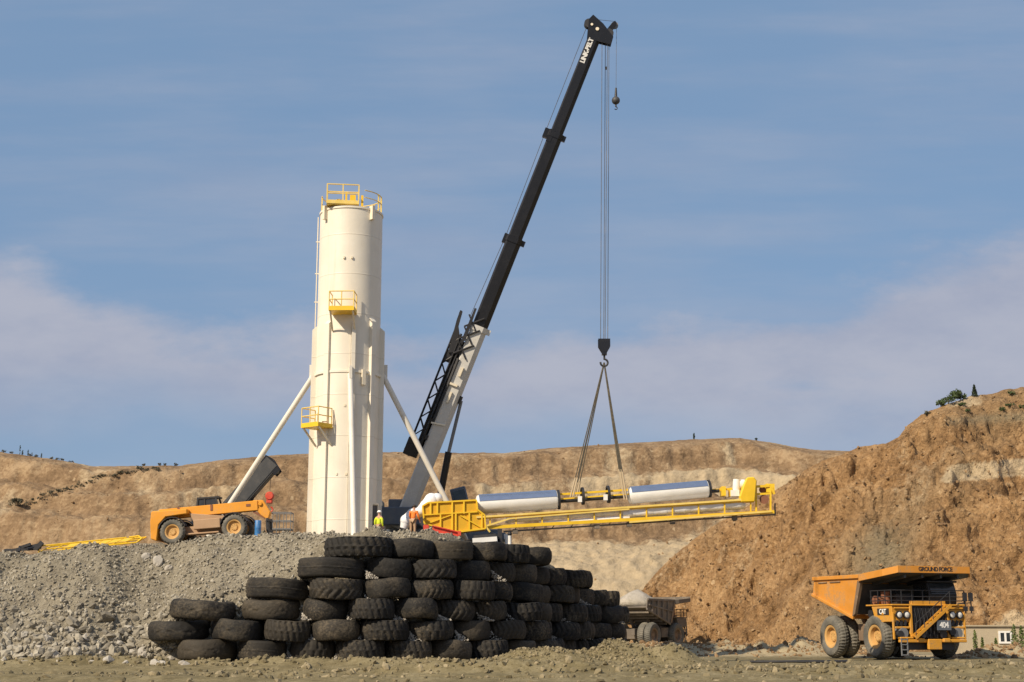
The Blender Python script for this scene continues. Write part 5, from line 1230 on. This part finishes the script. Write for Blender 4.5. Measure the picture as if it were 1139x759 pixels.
# ------------------------------------------------------------------ plants
def leaf_cloud(n, fn, size, seed):
    r = np.random.RandomState(seed); V = []; 
    p = fn(r, n); a = r.normal(size=(n, 3)); a /= np.linalg.norm(a, axis=1, keepdims=True); b_ = np.cross(a, r.normal(size=(n, 3))); b_ /= np.linalg.norm(b_, axis=1, keepdims=True)
    s = size*r.uniform(.6, 1.4, (n, 1)); V = np.stack([p-a*s, p+b_*s*.5, p+a*s, p-b_*s*.5], 1).reshape(-1, 3)
    return V, np.arange(4*n).reshape(n, 4)
def plant(name, label, cat, loc, h, w, mat, kind, seed, group=None, n=500, leaf=.09):
    t = thing(name, label, cat, loc, (0, 0, 0), group)
    def fn(r, n):
        if kind == 'cone':
            z = r.uniform(.12, 1, n)**.9; rad = (1-z)*w*.5*(.55+.45*np.abs(np.sin(z*26)))+.04; a = r.uniform(0, 6.28, n); q = np.sqrt(r.uniform(.2, 1, n))
            return np.stack([rad*q*np.cos(a), rad*q*np.sin(a), z*h], -1)
        if kind == 'column':
            z = r.uniform(.06, 1, n); rad = w*.5*np.sin(np.clip(z*.9+.1, 0, 1)*math.pi)**.6*(.6+.4*r.uniform(0, 1, n)); a = r.uniform(0, 6.28, n); q = np.sqrt(r.uniform(.1, 1, n))
            return np.stack([rad*q*np.cos(a), rad*q*np.sin(a), z*h], -1)
        k = 9; cs = np.stack([r.uniform(-.36, .36, k)*w, r.uniform(-.36, .36, k)*w, r.uniform(.35, .75, k)*h], -1); rr = r.uniform(.16, .3, k)*min(w, h*1.4)
        i = r.randint(0, k, n); d = r.normal(size=(n, 3)); d /= np.linalg.norm(d, axis=1, keepdims=True)
        p = cs[i]+d*(rr[i]*r.uniform(.4, 1.05, n))[:, None]; p[:, 2] = np.maximum(p[:, 2], .03); return p
    V, Fq = leaf_cloud(n, fn, leaf, seed); o = raw_mesh('foliage', V, Fq, mat, None, False); o.parent = t
    mb = MB(); mb.tube((0, 0, -.3), (0, 0, h*.75), max(.02, w*.03), 6, .01)
    rr = random.Random(seed)
    for i in range(6):
        z = h*rr.uniform(.25, .7); a = rr.uniform(0, 6.28); L = w*.36*(1-.5*z/h); mb.tube((0, 0, z), (L*math.cos(a), L*math.sin(a), z+h*.14), max(.012, w*.014), 5, .006)
    mb.build('trunk' if kind != 'bush' else 'stem', 'bark', t, False); return t
def hill_pt(H, px, py, tol=0):
    """point of the hill's surface seen at that place, by walking along the sight line"""
    A, B, C_ = H; cx = (A/ B); u = (px-CX)/(F*CP-(CY-py)*SP)
    j = int(np.argmin(np.abs(cx[40, :]-u))); e = (C_[:, j]-1.7)/B[:, j]; tgt = E(py)
    nr_ = A.shape[0]-22; i = np.where(e[:nr_] >= tgt)[0]; i = int(i[0]) if len(i) else int(np.argmax(e[:nr_]))
    return Vector((A[i, j], B[i, j], C_[i, j]-.1))
g = 'bushes on the top of the near hill'
plant('hilltop_bush', 'large dark green bush on the crest of the right hill', 'bush', hill_pt(HN, 1069, 445), 1.15, 2.2, 'leaf', 'bush', 1, None, 900, .13)
plant('conifer_tree', 'small pointed dark conifer on the crest of the right hill', 'tree', hill_pt(HN, 1083, 442), 1.5, .9, 'conifer', 'cone', 2, None, 700, .10)
plant('hilltop_bush', 'small bush on the crest just left of the large bush', 'bush', hill_pt(HN, 1056, 447), 1.1, 1.6, 'leaf', 'bush', 11, None, 400, .11)
plant('hilltop_bush', 'lone green bush on the shoulder below the hilltop bushes', 'bush', hill_pt(HN, 1047, 451), .9, 1.1, 'leaf', 'bush', 3, None, 300, .11)
plant('hilltop_bush', 'dark tuft of scrub at the brow lowest on the hilltop', 'bush', hill_pt(HN, 1031, 462), .6, .8, 'scrub', 'bush', 4, None, 200, .1)
for i, (x, y) in enumerate([(1068, 452), (1074, 451), (1117, 457), (1124, 456), (1135, 455), (1126, 440), (1075, 458)]):
    plant('grass_tuft', 'low green tuft on the bench near the top of the right hill', 'tuft', hill_pt(HN, x, y), .35+.1*(i % 3), .9+.2*(i % 2), 'leaf', 'bush', 20+i, 'green tufts on the upper bench', 160, .09)
for i, (x, yb, yt, w) in enumerate([(1085, 719, 697, .5), (1093, 719, 706, .35), (1129, 718, 690, .8), (1137, 718, 692, .7), (1108, 719, 707, .4)]):
    lab = ['thin leafy sapling at the left end of the block building', 'short thin sapling second from the left by the block building', 'tallest leafy sapling, right of the white window', 'bushy sapling furthest right by the block building', 'small sapling just left of the white window'][i]
    b0 = P(x, yb, 105.5); h_ = P(x, yt, 105.5).z-.2
    plant('leafy_sapling', lab, 'sapling', (b0.x, 105.5, .1), h_*.92, w*.8, 'poplar', 'column', 30+i, 'saplings by the block building', 300, .08)
for i, (x, y) in enumerate([(3, 504), (12, 506), (24, 509), (26, 509), (31, 511), (34, 511), (40, 512), (48, 511), (58, 513), (66, 514), (71, 514), (78, 516), (160, 519), (177, 519), (185, 518), (196, 518)]):
    h_ = [1.0, .8, 3.0, 1.6, 2.0, 1.0, .9, 1.5, .9, .8, .9, .8, .9, .9, 1.0, 1.2][i]
    q = hill_pt(HF, x, y-6)
    tall = h_ > 1.4
    plant('skyline_tree' if tall else 'skyline_bush', 'thin dark dead tree standing on the far left skyline' if tall else 'low dark bush on the far left skyline', 'tree' if tall else 'bush', q, h_*.62, .35 if tall else .9, 'conifer' if tall else 'scrub', 'column' if tall else 'bush', 50+i, 'thin trees on the far left skyline' if tall else 'bushes on the far left skyline', 60 if tall else 90, .11)
plant('skyline_post', 'dark lone sapling standing up on the middle skyline', 'sapling', hill_pt(HF, 773, 482), 1.3, .4, 'conifer', 'column', 90, None, 160, .14)
plant('skyline_stub', 'tiny dark stub of a bush right of the lone skyline sapling', 'bush', hill_pt(HF, 841, 485), .7, .6, 'conifer', 'bush', 91, None, 90, .13)
plant('hillside_bush', 'round grey green bush on the left hillside below the scrub line', 'bush', hill_pt(HF, 18, 563), 1.5, 2.6, 'scrub', 'bush', 92, None, 700, .13)
for i in range(34):
    t = i/33; x = 28+t*150+rnd.uniform(-2, 2); y = 566-t*42-8*math.sin(t*3.1)+rnd.uniform(-1.5, 1.5)
    plant('scrub_bush', 'low dry bush in the dark diagonal scrub line on the left hillside', 'bush', hill_pt(HF, x, y), rnd.uniform(.35, .75), rnd.uniform(1.0, 2.4), 'scrub', 'bush', 100+i, 'scrub line on the left hillside', 90, .12)

# ------------------------------------------------------------------ people
def skin_mesh(name, joints, edges, mat, parent, root=0, sub=1):
    me = bpy.data.meshes.new(name); me.from_pydata([j[0] for j in joints], edges, []); o = bpy.data.objects.new(name, me); COL.objects.link(o)
    md = o.modifiers.new('skin', 'SKIN'); md.use_smooth_shade = True
    lay = me.skin_vertices[0].data
    for i, j in enumerate(joints): lay[i].radius = (j[1], j[1] if len(j) < 3 else j[2]); lay[i].use_root = (i == root)
    s_ = o.modifiers.new('sub', 'SUBSURF'); s_.levels = sub; s_.render_levels = sub
    dg = bpy.context.evaluated_depsgraph_get(); m2 = bpy.data.meshes.new_from_object(o.evaluated_get(dg))
    bpy.data.objects.remove(o); m2.materials.clear(); m2.materials.append(M[mat])
    o = bpy.data.objects.new(name, m2); COL.objects.link(o); o.parent = parent; return o
def person(label, loc, rz, lean, arms, top, pants, hat):
    """local axes: faces -y; lean = torso tilt (rad); arms = ((elbow, wrist) left, right) offsets"""
    t = thing('person', label, 'person', loc, (0, 0, rz))
    def tl(x, y, z):                                    # tilt the upper body forward about the hips
        dz = z-.95; return (x, y*math.cos(lean)-dz*math.sin(lean), .95+dz*math.cos(lean)+y*math.sin(lean))
    J = [((0, 0, .96), .15, .11), (tl(0, 0, 1.12), .135, .10), (tl(0, -.01, 1.30), .165, .11), (tl(0, 0, 1.44), .12, .085), (tl(0, 0, 1.52), .055), (tl(0, -.02, 1.60), .075, .09), (tl(0, -.015, 1.70), .078, .09), (tl(0, -.01, 1.76), .05)]
    Ed = [(i, i+1) for i in range(7)]
    def add(p, r_, par): J.append((p, r_)); Ed.append((par, len(J)-1)); return len(J)-1
    arm_ids = []
    for s, (eo, wo_) in zip((-1, 1), arms):
        sh = add(tl(s*.20, 0, 1.41), .062, 3); e_ = add(tl(s*.20+eo[0], eo[1], 1.41+eo[2]), .047, sh); w_ = add(tl(s*.20+wo_[0], wo_[1], 1.41+wo_[2]), .032, e_)
        hd = Vector(J[w_][0])-Vector(J[e_][0]); hd.normalize(); h1 = add(tuple(Vector(J[w_][0])+hd*.08), .036, w_); arm_ids.append((sh, e_, w_, h1))
    leg_ids = []
    for s in (-1, 1):
        hp = add((s*.10, 0, .90), .095, 0); kn_ = add((s*.12, -.03, .50), .062, hp); an = add((s*.13, .02, .09), .042, kn_); to = add((s*.14, -.16, .045), .04, an); leg_ids.append((hp, kn_, an, to))
    bodym = skin_mesh('body', J, Ed, 'skin', t)
    import bmesh
    bm = bmesh.new(); bm.from_mesh(bodym.data); mb = MB()
    for (sh, e_, w_, h1) in arm_ids:                     # fingers, thumb
        a = Vector(J[h1][0]); d = (a-Vector(J[w_][0])).normalized(); sd_ = d.orthogonal().normalized(); o2 = d.cross(sd_)
        for i, L in enumerate((.075, .085, .08, .06)):
            b0 = a+sd_*(.028-.019*i); k1 = b0+d*L*.55+o2*.008; mb.tube(b0, k1, .010, 6, .009); mb.tube(k1, k1+d*L*.4+o2*.022, .009, 6, .007)
        b0 = a-d*.05+sd_*.035; k1 = b0+sd_*.028+d*.03; mb.tube(b0, k1, .012, 6, .010); mb.tube(k1, k1+d*.032, .010, 6, .008)
    fc = tl(0, -.105, 1.64); mb.tube(tl(0, -.095, 1.665), tl(0, -.125, 1.625), .012, 6, .018)
    for s in (-1, 1): mb.tube(tl(s*.078, 0, 1.63), tl(s*.09, .005, 1.67), .014, 6)
    base = len(bm.verts); vs = [bm.verts.new(v) for v in mb.v]
    for f in mb.f:
        try: bm.faces.new([vs[i] for i in f])
        except ValueError: pass
    bm.to_mesh(bodym.data); bm.free()
    up = lambda i, k=.022: (J[i][0],)+tuple(r_+k for r_ in J[i][1:])
    tj = [up(0, .02), up(1), up(2), up(3)]; te = [(0, 1), (1, 2), (2, 3)]
    for (sh, e_, w_, h1) in arm_ids:
        tj += [up(sh), up(e_, .018), up(w_, .016)]; n_ = len(tj); te += [(3, n_-3), (n_-3, n_-2), (n_-2, n_-1)]
    skin_mesh('jacket', tj, te, top, t)
    pj = [up(0, .024)]; pe = []
    for (hp, kn_, an, to) in leg_ids:
        pj += [up(hp, .02), up(kn_, .022), up(an, .022)]; n_ = len(pj); pe += [(0, n_-3), (n_-3, n_-2), (n_-2, n_-1)]
    skin_mesh('trousers', pj, pe, pants, t)
    mb = MB()
    for s in (-1, 1): mb.prism([(s*.14-.05, .06, 0), (s*.14+.05, .06, 0), (s*.14+.05, -.22, 0), (s*.14-.05, -.22, 0)], (0, 0, .10))
    mb.build('boots', 'blacksteel', t, False, bevel=.02)
    c = Vector(tl(0, -.01, 1.70)); mb = MB(); A = Matrix.Rotation(lean, 3, 'X')
    mb.lathe([(.155, -.005), (.155, .008), (.122, .012), (.118, .06), (.085, .105), (.03, .125), (1e-4, .127)], 18, c, A)
    mb.build('hard_hat' if hat != 'hair' else 'hair', hat if hat != 'hair' else 'hair', t, False, True)
    return t
w1 = P(421, 590, 81.2); z1 = P(421, 567.5, 81.2).z-1.83
per = person('worker in a yellow high visibility vest and white hard hat beside the silo door', (w1.x, 81.2, z1), R(150), .06, (((-.06, .02, -.28), (-.04, -.10, -.52)), ((.06, .02, -.28), (.05, -.10, -.52))), 'hivis', 'tanpants', 'hatwhite')
w2 = P(459, 594, 80.4); z2 = zpad(w2.x, 80.4)
per2 = person('worker in an orange jacket bending forward at the left end of the conveyor', (w2.x, 80.4, z2+.12), R(158), .22, (((-.10, -.06, -.26), (-.10, -.24, -.42)), ((.08, -.12, -.22), (.05, -.34, -.34))), 'hiorange', 'tanpants', 'hair')
